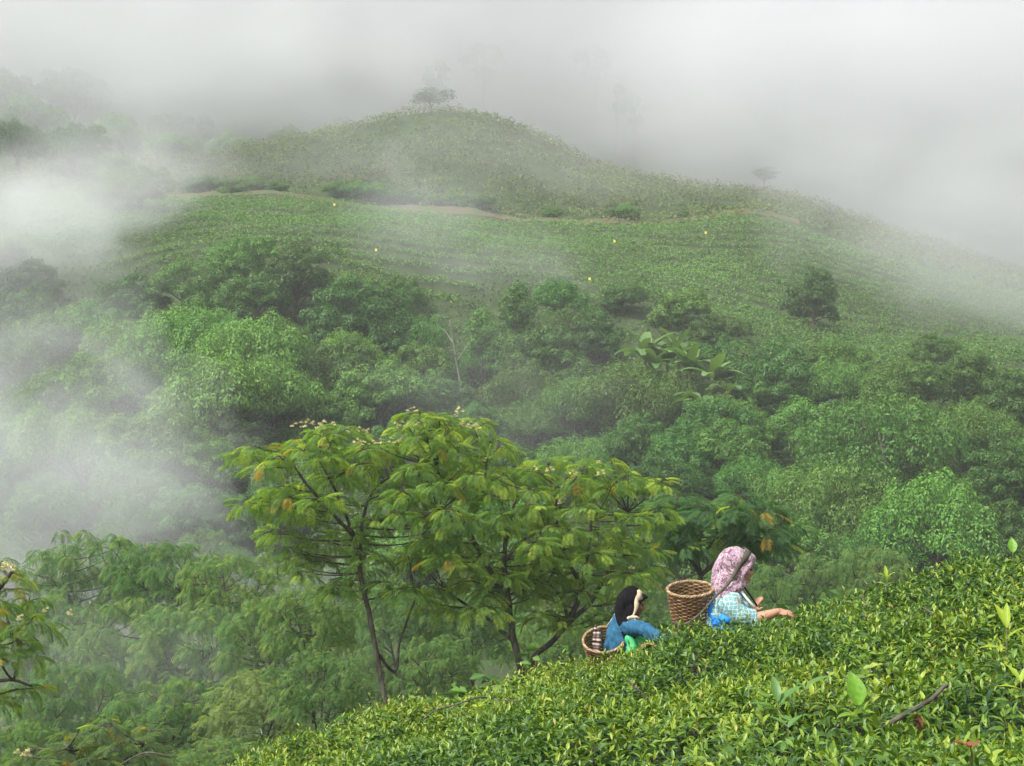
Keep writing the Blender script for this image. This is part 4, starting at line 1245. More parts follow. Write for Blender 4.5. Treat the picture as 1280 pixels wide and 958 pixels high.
PEOPLE_XY = [(1.46, 9.62, 0.34), (1.19, 9.62, 0.24), (0.95, 11.3, 0.36), (0.70, 11.3, 0.26)]
_r = np.random.default_rng(33)
def shoots(n, Dlo, Dhi, ulo, uhi, nleaf, rng, sink=0.10):
    D = np.sqrt(rng.uniform(Dlo ** 2, Dhi ** 2, n)); u = rng.uniform(ulo, uhi, n)
    x = u * D
    ok = np.ones(n, bool)
    for (cx, cy_, r) in PEOPLE_XY: ok &= (x - cx) ** 2 + (D - cy_) ** 2 > r * r
    x, D = x[ok], D[ok]; n = len(x)
    e = 0.05
    z = tea_top(x, D)
    N0 = unit(np.stack([-(tea_top(x + e, D) - z) / e, -(tea_top(x, D + e) - z) / e, np.ones(n)], 1))
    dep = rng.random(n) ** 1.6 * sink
    tall = np.where(rng.random(n) < 0.07, rng.uniform(0.02, 0.10, n), rng.uniform(-0.01, 0.025, n))
    top = np.stack([x, D, z], 1) + N0 * (tall - dep)[:, None]
    ax = unit(N0 * 0.6 + np.array([0, 0, 0.6]) + rng.normal(size=(n, 3)) * 0.28)
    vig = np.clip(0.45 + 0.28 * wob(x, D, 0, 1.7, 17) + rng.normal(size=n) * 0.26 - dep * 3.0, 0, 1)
    az0 = rng.uniform(0, 6.28, n)
    b, d, nr, L, W, tint = [], [], [], [], [], []
    a1 = unit(np.cross(ax, np.array([0.31, 0.87, 0.1]))); a2 = np.cross(ax, a1)
    stem = rng.uniform(0.05, 0.085, n)
    for k in range(nleaf):
        f = k / (nleaf - 1)
        az = az0 + k * 2.4 + rng.normal(size=n) * 0.25
        out = a1 * np.cos(az)[:, None] + a2 * np.sin(az)[:, None]
        el = 0.12 + 1.05 * f ** 1.5 + rng.normal(size=n) * 0.16
        dk = out * np.cos(el)[:, None] + ax * np.sin(el)[:, None]
        b.append(top - ax * (stem * (1 - f))[:, None]); d.append(dk)
        nr.append(ax * np.cos(el)[:, None] - out * np.sin(el)[:, None] + rng.normal(size=(n, 3)) * 0.12)
        L.append((0.056 - 0.022 * f) * rng.uniform(0.65, 1.35, n))
        W.append(L[-1] * rng.uniform(0.38, 0.50, n) * (1 - 0.3 * f))
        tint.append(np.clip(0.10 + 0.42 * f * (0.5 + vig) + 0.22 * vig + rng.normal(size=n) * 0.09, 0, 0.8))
    return [np.concatenate(a) for a in (b, d, nr, L, W, tint)]

hedge = empty("tea_hedge", (1.2, 6.0, float(tea_plane(1.2, 6.0)) - 0.85))
tag(hedge, "long sloping tea hedge with glossy yellow-green shoots in front of the two pickers", "tea hedge")
_off = np.array(hedge.location)
gt = Geo()
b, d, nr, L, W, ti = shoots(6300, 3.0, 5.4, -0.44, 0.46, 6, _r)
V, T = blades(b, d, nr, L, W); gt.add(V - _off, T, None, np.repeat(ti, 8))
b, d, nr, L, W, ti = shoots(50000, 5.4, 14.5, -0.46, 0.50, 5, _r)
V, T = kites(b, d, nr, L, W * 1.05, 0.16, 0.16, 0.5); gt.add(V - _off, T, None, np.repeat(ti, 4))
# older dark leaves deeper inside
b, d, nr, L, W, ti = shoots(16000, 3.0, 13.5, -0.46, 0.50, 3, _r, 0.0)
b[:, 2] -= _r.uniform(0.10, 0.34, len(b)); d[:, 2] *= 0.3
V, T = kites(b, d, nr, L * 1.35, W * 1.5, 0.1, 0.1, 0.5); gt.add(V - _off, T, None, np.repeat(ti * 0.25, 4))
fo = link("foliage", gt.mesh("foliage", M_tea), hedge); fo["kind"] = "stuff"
# woody frames below the leaves
gw = Geo()
for k in range(420):
    D = math.sqrt(_r.uniform(9, 170)); x = _r.uniform(-0.45, 0.48) * D
    if any((x - cx) ** 2 + (D - cy_) ** 2 < r * r for cx, cy_, r in PEOPLE_XY): continue
    zt = float(tea_top(np.array(x), np.array(D))) - 0.12
    zb = zt - 0.75
    for j in range(3):
        e = np.array([x + _r.normal() * 0.22, D + _r.normal() * 0.22, zt - _r.uniform(0, 0.1)])
        tube(gw, bez((x, D, zb), (x + (e[0] - x) * 0.3, D + (e[1] - D) * 0.3, (zb + zt) / 2), e, 4) - _off, np.linspace(0.014, 0.005, 4), 4, cap=False)
wd = link("stems", gw.mesh("stems", M_twig), hedge); wd["kind"] = "stuff"

# shoots close to the camera, each with its own leaves
_lm = []
for k in range(6):
    V, T = blades(np.zeros((1, 3)), np.array([[1.0, 0, 0]]), np.array([[0, 0, 1.0]]), np.array([1.0]), np.array([0.40 + 0.02 * k]), 0.14, 0.10 + 0.04 * k)
    g = Geo(); g.add(V, T, None, (0.15, 0.28, 0.42, 0.5, 0.6, 0.7)[k]); _lm.append(g.mesh("leaf", M_tea))
_gs = Geo(); tube(_gs, [(0, 0, -0.12), (0.003, 0, -0.05), (0, 0, 0)], [0.0028, 0.0022, 0.0012], 5)
_sm = _gs.mesh("shoot", M_teastem, True)
def frame(dv, nv):
    dv = Vector(dv).normalized(); s = dv.cross(Vector(nv)).normalized(); n = s.cross(dv)
    return Matrix(((dv.x, -s.x, n.x), (dv.y, -s.y, n.y), (dv.z, -s.z, n.z))).to_4x4()
_cnt = 0
for k in range(58):
    D = math.sqrt(_r.uniform(4.25 ** 2, 5.7 ** 2)); x = _r.uniform(-0.02, 0.35) * D
    p = Vector((x, D, float(tea_top(np.array(x), np.array(D))) + _r.uniform(0.0, 0.05)))
    sh = link("shoot", _sm, hedge)
    sh.location = p - hedge.location
    sh.rotation_euler = (_r.normal() * 0.25, _r.normal() * 0.25, _r.uniform(0, 6.28))
    for j in range(5):
        f = j / 4
        az = j * 2.4 + _r.normal() * 0.2; el = 0.15 + 1.0 * f ** 1.4 + _r.normal() * 0.12
        o = link("leaf", _lm[min(5, int(j * 1.0 + _r.integers(0, 3)))], sh)
        L = (0.058 - 0.022 * f) * _r.uniform(0.85, 1.2)
        M = frame((math.cos(az) * math.cos(el), math.sin(az) * math.cos(el), math.sin(el)), (-math.cos(az) * math.sin(el), -math.sin(az) * math.sin(el), math.cos(el)))
        o.matrix_local = Matrix.Translation((0, 0, -0.07 * (1 - f))) @ M @ Matrix.Scale(L, 4)
        _cnt += 1

# ------------------------------------------------------------------ odd plants and twigs that stick out of the tea
M_weed = leaf_mat("weed_leaf", [(0.0, (0.10, 0.24, 0.02)), (1.0, (0.17, 0.34, 0.03))], rough=0.45, spec=0.35, trans=0.35, big=0.25, big_scale=7.0)
M_weed2 = leaf_mat("pointed_weed_leaf", [(0.0, (0.06, 0.15, 0.03)), (1.0, (0.12, 0.23, 0.06))], rough=0.45, spec=0.4, trans=0.3)
M_yell = leaf_mat("yellow_leaf", [(0.0, (0.22, 0.33, 0.02)), (1.0, (0.32, 0.40, 0.04))], rough=0.45, trans=0.35)
M_red = leaf_mat("dead_leaf", [(0.0, (0.18, 0.05, 0.025)), (1.0, (0.26, 0.09, 0.04))], rough=0.6, trans=0.15)
def big_leaf_mesh(mat, w=0.5, n=7, wave=0.05, seed=0):
    rng = np.random.default_rng(seed)
    V, Q = [], []
    for i in range(n + 1):
        t = i / n
        ww = w * 0.5 * math.sin(math.pi * min(1, t * 0.92 + 0.06)) ** 0.8 * (1 - 0.35 * t) * 1.25 if i < n else 0.003
        z = -0.22 * t * t
        V += [(t, ww, z + ww * 0.35 + wave * rng.normal() * 0.3), (t, ww * 0.5, z + ww * 0.12), (t, 0, z), (t, -ww * 0.5, z + ww * 0.12), (t, -ww, z + ww * 0.35 + wave * rng.normal() * 0.3)]
    for i in range(n):
        for j in range(4):
            a = i * 5 + j
            Q.append((a, a + 1, a + 6, a + 5))
    return Geo().add(np.array(V), None, Q).mesh("leaf", mat, True)
_bm = {"weed": big_leaf_mesh(M_weed, 0.58, seed=1), "pointed": big_leaf_mesh(M_weed2, 0.34, seed=2), "yellow": big_leaf_mesh(M_yell, 0.28, seed=3), "dead": big_leaf_mesh(M_red, 0.5, seed=4, wave=0.15)}
def sprig(px, py, lab, name, cat, leaves, kind="pointed", stem_h=0.12, up=0.0, D=None):
    """leaves: (azimuth deg, elevation deg, length m, height up the stem 0..1)"""
    p = px_to_tea(px, py) if D is None else P(px, py, D)
    t = empty(name, p + Vector((0, 0, -stem_h + up)))
    tag(t, lab, cat)
    g = Geo(); tube(g, [(0, 0, -0.08), (0.004, 0, stem_h * 0.5), (0, 0, stem_h)], [0.004, 0.003, 0.0018], 6)
    link("stem", g.mesh("stem", M_teastem, True), t)
    for az, el, L, h in leaves:
        az, el = R(az), R(el)
        o = link("leaf", _bm[kind], t)
        M = frame((math.cos(az) * math.cos(el), math.sin(az) * math.cos(el), math.sin(el)), (-math.cos(az) * math.sin(el), -math.sin(az) * math.sin(el), math.cos(el)))
        o.matrix_local = Matrix.Translation((0, 0, stem_h * h)) @ M @ Matrix.Scale(L, 4)
    return t
sprig(1072, 893, "broadleaf weed with one big bright green leaf standing up out of the tea", "broadleaf_weed", "weed",
      [(100, 72, 0.115, 1.0), (-60, 25, 0.07, 0.7), (20, 30, 0.06, 0.8), (200, 15, 0.075, 0.6)], "weed", 0.10, 0.03)
sprig(972, 892, "weed with long pointed pale green leaves left of the big bright leaf", "pointed_weed", "weed",
      [(25, 42, 0.115, 0.9), (170, 20, 0.11, 0.8), (95, 60, 0.10, 1.0), (-70, 15, 0.10, 0.6), (-10, -5, 0.09, 0.5), (215, 40, 0.09, 0.7)], "pointed", 0.14, 0.04)
sprig(1008, 868, "small weed with two slanting pointed leaves just above the longer-leaved weed", "pointed_weed", "weed",
      [(20, 35, 0.10, 1.0), (160, 45, 0.08, 0.9), (-80, 20, 0.07, 0.7)], "pointed", 0.10, 0.02)
sprig(985, 925, "low weed with a fork of pointed leaves at the bottom edge of the tea", "pointed_weed", "weed",
      [(150, 35, 0.075, 1.0), (30, 40, 0.07, 1.0), (-90, 10, 0.075, 0.7), (240, -10, 0.07, 0.6)], "pointed", 0.11, 0.04)
sprig(1258, 815, "tall yellow-green shoot with long narrow leaves near the right edge", "tall_shoot", "tea shoot",
      [(110, 62, 0.105, 1.0), (70, 70, 0.10, 1.0), (185, 15, 0.11, 0.6), (250, 5, 0.10, 0.45), (0, 40, 0.09, 0.8), (200, -8, 0.12, 0.2)], "yellow", 0.20, 0.09)
sprig(1276, 868, "yellow leaved shoot in the lower right corner above the dead leaf", "tall_shoot", "tea shoot",
      [(120, 50, 0.08, 1.0), (180, 20, 0.08, 0.8), (40, 60, 0.07, 1.0), (240, 20, 0.08, 0.6)], "yellow", 0.12, 0.04)
sprig(1266, 706, "single bright leaf on a tall stalk above the tea brow at the right edge", "tall_shoot", "tea shoot",
      [(80, 70, 0.085, 1.0), (200, 10, 0.05, 0.7)], "weed", 0.16, 0.07)
sprig(1108, 737, "small bright fern-like shoot standing on the tea brow", "tall_shoot", "tea shoot",
      [(10, 40, 0.07, 1.0), (170, 40, 0.07, 1.0), (90, 75, 0.08, 1.0), (20, 20, 0.07, 0.7), (160, 20, 0.07, 0.7), (270, 45, 0.06, 0.9)], "yellow", 0.14, 0.07)
sprig(1213, 946, "curled reddish brown dead leaf lying on the tea at the bottom right", "dead_leaf", "leaf", [(60, 10, 0.06, 1.0), (200, 30, 0.05, 1.0)], "dead", 0.03, 0.02)
sprig(1146, 905, "withered red-brown leaf hanging under the slanting bare twig", "dead_leaf", "leaf", [(-90, -70, 0.06, 1.0), (-60, -50, 0.05, 1.0)], "dead", 0.03, 0.03)
sprig(598, 893, "patch of bright yellow-green young leaves under the arched twig", "bright_shoot", "tea shoot",
      [(k * 47, 15 + (k % 3) * 22, 0.065, 0.5 + 0.5 * (k % 2)) for k in range(11)], "yellow", 0.08, 0.035)
sprig(1190, 668, "young leafy sapling peeping over the tea brow on the right", "sapling", "sapling",
      [(k * 67, 10 + (k % 3) * 25, 0.09, 0.4 + 0.6 * (k / 9)) for k in range(10)], "pointed", 0.35, 0.0, D=10.2)

def twig(lab, pts, r0, r1, lift=0.03, name="bare_twig"):
    w = []
    for k, q in enumerate(pts):
        p = px_to_tea(q[0], q[1]) if len(q) == 2 else P(q[0], q[1], q[2])
        w.append(p + Vector((0, -0.02, lift if len(q) == 2 else 0)))
    c = w[0].copy()
    g = Geo(); sp = smooth_path([p - c for p in w], 6)
    tube(g, sp, np.linspace(r0, r1, len(sp)), 8)
    o = link(name, g.mesh(name, M_twig, True)); o.location = c
    tag(o, lab, "twig")
D_ = float(px_to_tea(1120, 900).y)
twig("thick bare grey twig slanting up out of the tea right of the big bright leaf", [(1100, 912, D_ + 0.03), (1112, 902, D_ - 0.05), (1135, 888, D_ - 0.05), (1160, 874, D_), (1176, 859, D_ + 0.06), (1182, 856, D_ + 0.12)], 0.010, 0.006)
twig("thin arched brown twig over the tea on the left part of the slope", [(530, 905), (545, 893), (570, 880, 8.6), (600, 871, 8.6), (625, 874, 8.6), (648, 884)], 0.006, 0.004)
twig("short arched twig at the bottom edge beside the grove", [(215, 945, 9.0), (185, 940, 9.0), (160, 950, 9.0), (140, 965, 9.0)], 0.006, 0.003)
twig("thin dark bare twig pointing up-left from the tea brow on the right", [(1210, 735), (1200, 722, 9.3), (1185, 712, 9.3), (1168, 706, 9.3)], 0.006, 0.002)
twig("dark bare twig bent over the tea below the brow", [(1165, 775), (1150, 757, 8.3), (1135, 745, 8.3), (1120, 738, 8.3)], 0.005, 0.002)
twig("twisted little dark twig on the brow near the picking hand", [(1085, 765), (1078, 748, 8.9), (1082, 735, 8.9), (1076, 728, 8.9)], 0.006, 0.003)
# ------------------------------------------------------------------ the two tea pickers
class Prims:
    def __init__(s): s.bm = bmesh.new()
    def ell(s, c, r, rot=None, seg=16):
        M = Matrix.Translation(Vector(c)) @ (rot.to_4x4() if rot is not None else Matrix.Identity(4)) @ Matrix.Diagonal((r[0], r[1], r[2], 1))
        bmesh.ops.create_uvsphere(s.bm, u_segments=seg, v_segments=seg // 2 + 2, radius=1.0, matrix=M)
        return s
    def limb(s, pts, radii, n=12, flat=1.0):
        """rounded tapering limb through the points"""
        g = Geo(); pts = [Vector(p) for p in pts]
        if len(pts) > 2:
            sp = smooth_path(pts, 4); rr = np.interp(np.linspace(0, len(pts) - 1, len(sp)), range(len(pts)), radii)
        else:
            sp = np.array([tuple(pts[0].lerp(pts[1], t)) for t in np.linspace(0, 1, 5)]); rr = np.linspace(radii[0], radii[1], 5)
        tube(g, sp, rr, n, flat)
        V = np.concatenate(g.v); vs = [s.bm.verts.new(v) for v in V]
        for T in g.t + g.q:
            for f in T:
                try: s.bm.faces.new([vs[i] for i in f])
                except ValueError: pass
        s.ell(sp[0], (rr[0],) * 3, seg=10); s.ell(sp[-1], (rr[-1],) * 3, seg=10)
        return s
    def mesh(s, name, voxel, mat, smooth=4, fold=None):
        me = bpy.data.meshes.new(name + "_raw"); bmesh.ops.recalc_face_normals(s.bm, faces=s.bm.faces[:]); s.bm.to_mesh(me); s.bm.free()
        ob = bpy.data.objects.new("tmp_body", me); COL.objects.link(ob)
        m = ob.modifiers.new("r", 'REMESH'); m.mode = 'VOXEL'; m.voxel_size = voxel; m.use_smooth_shade = True
        m2 = ob.modifiers.new("s", 'SMOOTH'); m2.factor = 0.5; m2.iterations = smooth
        dg = bpy.context.evaluated_depsgraph_get()
        out = bpy.data.meshes.new_from_object(ob.evaluated_get(dg))
        bpy.data.objects.remove(ob); bpy.data.meshes.remove(me)
        out.name = name
        n = len(out.vertices)
        co = np.empty(n * 3); out.vertices.foreach_get("co", co); co = co.reshape(-1, 3)
        if fold is not None:
            no = np.empty(n * 3); out.vertices.foreach_get("normal", no); no = no.reshape(-1, 3)
            co = co + no * fold(co)[:, None]
            out.vertices.foreach_set("co", co.ravel())
        out.polygons.foreach_set("use_smooth", np.ones(len(out.polygons), bool))
        out.update()
        out.materials.clear(); out.materials.append(mat)
        return out

M_skin = noise_mat("skin", [(0.3, (0.36, 0.175, 0.105)), (0.7, (0.46, 0.24, 0.155))], 9, 3, 0.5, 0.05, spec=0.4)
M_skin2 = noise_mat("darker_skin", [(0.3, (0.26, 0.12, 0.075)), (0.7, (0.34, 0.165, 0.105))], 9, 3, 0.5, 0.05, spec=0.4)

def patterned(name, stops, scale, kind="voronoi", rough=0.85, bump=0.15):
    m, n, l, b = new_mat(name)
    tc = n.new("ShaderNodeTexCoord")
    dn = n.new("ShaderNodeTexNoise"); dn.inputs["Scale"].default_value = 14; dn.inputs["Detail"].default_value = 3
    l.new(tc.outputs["Object"], dn.inputs["Vector"])
    ad = n.new("ShaderNodeMix"); ad.data_type = 'RGBA'; ad.blend_type = 'ADD'; ad.inputs[0].default_value = 0.05
    l.new(tc.outputs["Object"], ad.inputs[6]); l.new(dn.outputs["Color"], ad.inputs[7])
    if kind == "voronoi":
        v = n.new("ShaderNodeTexVoronoi"); v.inputs["Scale"].default_value = scale
        l.new(ad.outputs[2], v.inputs["Vector"])
        mx = n.new("ShaderNodeMath"); mx.operation = 'MULTIPLY_ADD'; mx.inputs[1].default_value = 0.55
        sp = n.new("ShaderNodeSeparateColor"); l.new(v.outputs["Color"], sp.inputs[0])
        l.new(v.outputs["Distance"], mx.inputs[0])
        ms = n.new("ShaderNodeMath"); ms.operation = 'MULTIPLY'; ms.inputs[1].default_value = 0.65
        l.new(sp.outputs[0], ms.inputs[0]); l.new(ms.outputs[0], mx.inputs[2])
        fac = mx.outputs[0]
    elif kind == "flowers":
        v = n.new("ShaderNodeTexNoise"); v.inputs["Scale"].default_value = scale; v.inputs["Detail"].default_value = 2.5; v.inputs["Roughness"].default_value = 0.6; v.inputs["Distortion"].default_value = 1.6
        l.new(tc.outputs["Object"], v.inputs["Vector"])
        fac = v.outputs[0]
    else:
        fac = None
        for ax in (0, 2):
            w = n.new("ShaderNodeTexWave"); w.bands_direction = 'XYZ'[ax]; w.inputs["Scale"].default_value = scale; w.inputs["Distortion"].default_value = 1.0
            l.new(ad.outputs[2], w.inputs["Vector"])
            if fac is None: fac = w.outputs["Fac"]
            else:
                mn = n.new("ShaderNodeMath"); mn.operation = 'MAXIMUM'
                l.new(fac, mn.inputs[0]); l.new(w.outputs["Fac"], mn.inputs[1]); fac = mn.outputs[0]
    r = ramp(n, stops); l.new(fac, r.inputs[0]); l.new(r.outputs[0], b.inputs["Base Color"])
    b.inputs["Roughness"].default_value = rough; b.inputs["Specular IOR Level"].default_value = 0.15
    b.inputs["Sheen Weight"].default_value = 0.15
    n2 = n.new("ShaderNodeTexNoise"); n2.inputs["Scale"].default_value = 70
    l.new(tc.outputs["Object"], n2.inputs["Vector"])
    bp = n.new("ShaderNodeBump"); bp.inputs["Strength"].default_value = bump; bp.inputs["Distance"].default_value = 0.004
    l.new(n2.outputs[0], bp.inputs["Height"]); l.new(bp.outputs[0], b.inputs["Normal"])
    return m
M_scarf = patterned("flowered_scarf", [(0.0, (0.12, 0.045, 0.10)), (0.32, (0.19, 0.08, 0.15)), (0.39, (0.31, 0.18, 0.25)), (0.44, (0.42, 0.31, 0.36)), (0.485, (0.48, 0.39, 0.41)), (0.515, (0.26, 0.13, 0.21)), (0.56, (0.13, 0.05, 0.10)), (0.60, (0.11, 0.09, 0.06)), (0.64, (0.42, 0.30, 0.35)), (1.0, (0.56, 0.47, 0.48))], 24, "flowers")
M_shirt = patterned("teal_checked_cotton", [(0.0, (0.16, 0.31, 0.31)), (0.50, (0.13, 0.27, 0.28)), (0.74, (0.07, 0.18, 0.20)), (1.0, (0.36, 0.50, 0.49))], 13, "check")
M_bluecloth = noise_mat("bright_blue_plastic", [(0.3, (0.005, 0.14, 0.55)), (0.7, (0.01, 0.22, 0.72))], 12, 3, 0.55, 0.35, 30, spec=0.3)
M_skirt = noise_mat("dark_maroon_cloth", [(0.3, (0.06, 0.02, 0.035)), (0.7, (0.10, 0.035, 0.055))], 8, 3, 0.9, 0.2)
M_black = noise_mat("black_cloth", [(0.3, (0.004, 0.004, 0.005)), (0.7, (0.009, 0.009, 0.011))], 10, 3, 0.9, 0.3, 25, spec=0.08)
M_blueknit = noise_mat("blue_knit", [(0.3, (0.016, 0.075, 0.14)), (0.7, (0.030, 0.12, 0.205))], 16, 4, 0.9, 0.4, 90)
M_green = noise_mat("green_cloth", [(0.3, (0.04, 0.38, 0.13)), (0.7, (0.08, 0.50, 0.20))], 10, 3, 0.7, 0.2)
M_band = noise_mat("tan_cloth_band", [(0.3, (0.42, 0.33, 0.22)), (0.7, (0.56, 0.46, 0.33))], 20, 3, 0.9, 0.4, 120)
M_strap = noise_mat("dark_grey_strap", [(0.3, (0.055, 0.05, 0.038)), (0.7, (0.11, 0.10, 0.07))], 30, 3, 0.85, 0.4, 150)
M_rope = noise_mat("pale_rope", [(0.3, (0.36, 0.33, 0.26)), (0.7, (0.55, 0.52, 0.44))], 60, 3, 0.9, 0.5, 200)
M_magenta = noise_mat("magenta_cloth", [(0.3, (0.20, 0.03, 0.11)), (0.7, (0.32, 0.06, 0.18))], 12, 3, 0.85, 0.2)
M_eye = noise_mat("eye", [(0.3, (0.01, 0.008, 0.006)), (0.7, (0.02, 0.015, 0.012))], 5, 1, 0.2)
M_hair = noise_mat("black_hair", [(0.3, (0.006, 0.005, 0.005)), (0.7, (0.02, 0.016, 0.014))], 40, 3, 0.5, 0.3)
M_white = noise_mat("white_hem", [(0.3, (0.6, 0.62, 0.62)), (0.7, (0.72, 0.74, 0.74))], 20, 2, 0.85)

def hand(pr, wrist, fwd, palm_n, size=0.175, curl=0.5, spread=0.10, mirror=1):
    """palm, thumb and four fingers of unequal length, bent at the knuckles; palm_n points out of the back of the hand"""
    f = Vector(fwd).normalized(); n = Vector(palm_n); n = (n - f * n.dot(f)).normalized(); s = f.cross(n) * mirror
    w = Vector(wrist)
    pl = size * 0.50
    rot = Matrix((f, s, n)).transposed()
    pr.ell(w + f * pl * 0.55, (pl * 0.58, size * 0.22, size * 0.085), rot)
    for k, (off, ln) in enumerate(((-0.165, 0.40), (-0.055, 0.46), (0.055, 0.43), (0.160, 0.34))):
        root = w + f * pl * (0.95 - 0.05 * abs(k - 1)) + s * size * off
        d1 = (f * math.cos(curl * 0.5) - n * math.sin(curl * 0.5) + s * spread * (k - 1.5) * 0.7).normalized()
        d2 = (f * math.cos(curl * 1.2) - n * math.sin(curl * 1.2) + s * spread * (k - 1.5) * 0.4).normalized()
        d3 = (f * math.cos(curl * 1.7) - n * math.sin(curl * 1.7)).normalized()
        L = size * ln
        a = root + d1 * L * 0.45; b = a + d2 * L * 0.32; c = b + d3 * L * 0.23
        pr.limb([root, a, b, c], [0.0088, 0.0084, 0.0077, 0.0065], 8)
    r = w + f * pl * 0.25 - s * size * 0.17
    a = r + (f * 0.55 - s * 0.75 - n * 0.25).normalized() * size * 0.20
    b = a + (f * 0.9 - s * 0.25 - n * 0.4).normalized() * size * 0.16
    pr.limb([r, a, b], [0.0125, 0.0098, 0.0078], 8)

def head(pr, c, f, u, k=1.0):
    """skull, jaw, brow, nose, lips, chin and ears; c is the middle of the skull"""
    f = Vector(f).normalized(); u = Vector(u); u = (u - f * u.dot(f)).normalized(); s = u.cross(f)
    rot = Matrix((f, s, u)).transposed()
    at = lambda a, b, d: Vector(c) + (f * a + s * b + u * d) * k
    pr.ell(at(-0.008, 0, 0.022), (0.092 * k, 0.074 * k, 0.088 * k), rot)
    pr.ell(at(0.030, 0, -0.040), (0.060 * k, 0.058 * k, 0.072 * k), rot)
    pr.ell(at(0.062, 0, -0.092), (0.024 * k, 0.026 * k, 0.020 * k), rot)            # chin
    pr.ell(at(0.074, 0, 0.014), (0.014 * k, 0.046 * k, 0.012 * k), rot)             # brow
    pr.limb([at(0.082, 0, 0.004), at(0.095, 0, -0.014), at(0.104, 0, -0.030)], [0.009 * k, 0.010 * k, 0.0125 * k], 8)   # nose
    pr.ell(at(0.090, 0.012, -0.035), (0.010 * k, 0.008 * k, 0.007 * k), rot); pr.ell(at(0.090, -0.012, -0.035), (0.010 * k, 0.008 * k, 0.007 * k), rot)
    pr.ell(at(0.082, 0, -0.056), (0.012 * k, 0.022 * k, 0.006 * k), rot); pr.ell(at(0.081, 0, -0.067), (0.012 * k, 0.020 * k, 0.007 * k), rot)  # lips
    for e in (-1, 1):
        pr.ell(at(0.055, e * 0.040, -0.026), (0.026 * k, 0.020 * k, 0.022 * k), rot)   # cheeks
        pr.ell(at(-0.010, e * 0.074, -0.015), (0.016 * k, 0.007 * k, 0.030 * k), rot)  # ears
    return at, rot

def eyes(at, rot, root, k=1.0):
    for e in (-1, 1):
        bm = bmesh.new()
        bmesh.ops.create_uvsphere(bm, u_segments=10, v_segments=8, radius=0.0095 * k, matrix=Matrix.Translation(at(0.078, e * 0.030, -0.004)) @ rot.to_4x4() @ Matrix.Diagonal((0.7, 1.3, 0.75, 1)))
        me = bpy.data.meshes.new("eye"); bm.to_mesh(me); bm.free(); link("eye", me, root, M_eye)

def ribbon(name, pts, w, th, mat, parent, nrm=(0, -1, 0.2), sub=5, nrm_from=None):
    """flat strap through points"""
    sp = smooth_path(pts, sub); T = unit(np.gradient(sp, axis=0)); N0 = np.array(nrm, float)
    N0 = np.array(np.broadcast_to(N0, sp.shape))
    if nrm_from is not None:                                  # lay the first stretch on the cloth below it
        ctr, last, tree, shift = nrm_from
        for i in range(min(last, len(sp))):
            dv = (Vector(sp[i]) - Vector(ctr)).normalized()
            hit, hn, _, _ = tree.ray_cast(Vector(ctr) + dv * 0.3 + shift, -dv)
            if hit is not None:
                sp[i] = hit - shift + hn * 0.004; N0[i] = dv * 0.5 + hn * 0.5
        k = np.array([0.25, 0.5, 0.25])
        for _ in range(2): sp[1:-1] = 0.25 * sp[:-2] + 0.5 * sp[1:-1] + 0.25 * sp[2:]; N0[1:-1] = 0.25 * N0[:-2] + 0.5 * N0[1:-1] + 0.25 * N0[2:]
        T = unit(np.gradient(sp, axis=0))
    N_ = unit(N0 - T * (T * N0).sum(1, keepdims=True)); S = np.cross(T, N_)
    w = np.interp(np.linspace(0, 1, len(sp)), np.linspace(0, 1, len(w)), w)[:, None] if hasattr(w, "__len__") else w
    V = np.stack([sp + S * w / 2 + N_ * th / 2, sp - S * w / 2 + N_ * th / 2, sp - S * w / 2 - N_ * th / 2, sp + S * w / 2 - N_ * th / 2], 1).reshape(-1, 3)
    Q = [(i * 4 + k, i * 4 + (k + 1) % 4, i * 4 + 4 + (k + 1) % 4, i * 4 + 4 + k) for i in range(len(sp) - 1) for k in range(4)]
    Q += [(0, 3, 2, 1), tuple(len(V) - 4 + k for k in range(4))]
    return link(name, Geo().add(V, None, Q).mesh(name, mat, True), parent)

# ---- woven baskets
def weave_mat(name, stops):
    m, n, l, b = new_mat(name)
    ge = n.new("ShaderNodeNewGeometry"); tc = n.new("ShaderNodeTexCoord")
    ns = n.new("ShaderNodeTexNoise"); ns.inputs["Scale"].default_value = 22; ns.inputs["Detail"].default_value = 4
    l.new(tc.outputs["Object"], ns.inputs["Vector"])
    mx = n.new("ShaderNodeMath"); mx.operation = 'MULTIPLY_ADD'; mx.inputs[1].default_value = 0.35
    l.new(ge.outputs["Random Per Island"], mx.inputs[0]); l.new(ns.outputs[0], mx.inputs[2])
    r = ramp(n, stops); l.new(mx.outputs[0], r.inputs[0]); l.new(r.outputs[0], b.inputs["Base Color"])
    b.inputs["Roughness"].default_value = 0.6; b.inputs["Specular IOR Level"].default_value = 0.3
    return m
M_cane = weave_mat("brown_cane", [(0.25, (0.05, 0.024, 0.011)), (0.55, (0.13, 0.066, 0.030)), (0.85, (0.26, 0.15, 0.072)), (1.0, (0.40, 0.26, 0.14))])
M_cane_in = weave_mat("inner_cane", [(0.25, (0.07, 0.035, 0.016)), (0.55, (0.15, 0.08, 0.038)), (1.0, (0.26, 0.155, 0.08))])
M_cane_rim = weave_mat("rim_cane", [(0.25, (0.14, 0.075, 0.035)), (0.6, (0.28, 0.175, 0.09)), (1.0, (0.50, 0.38, 0.24))])

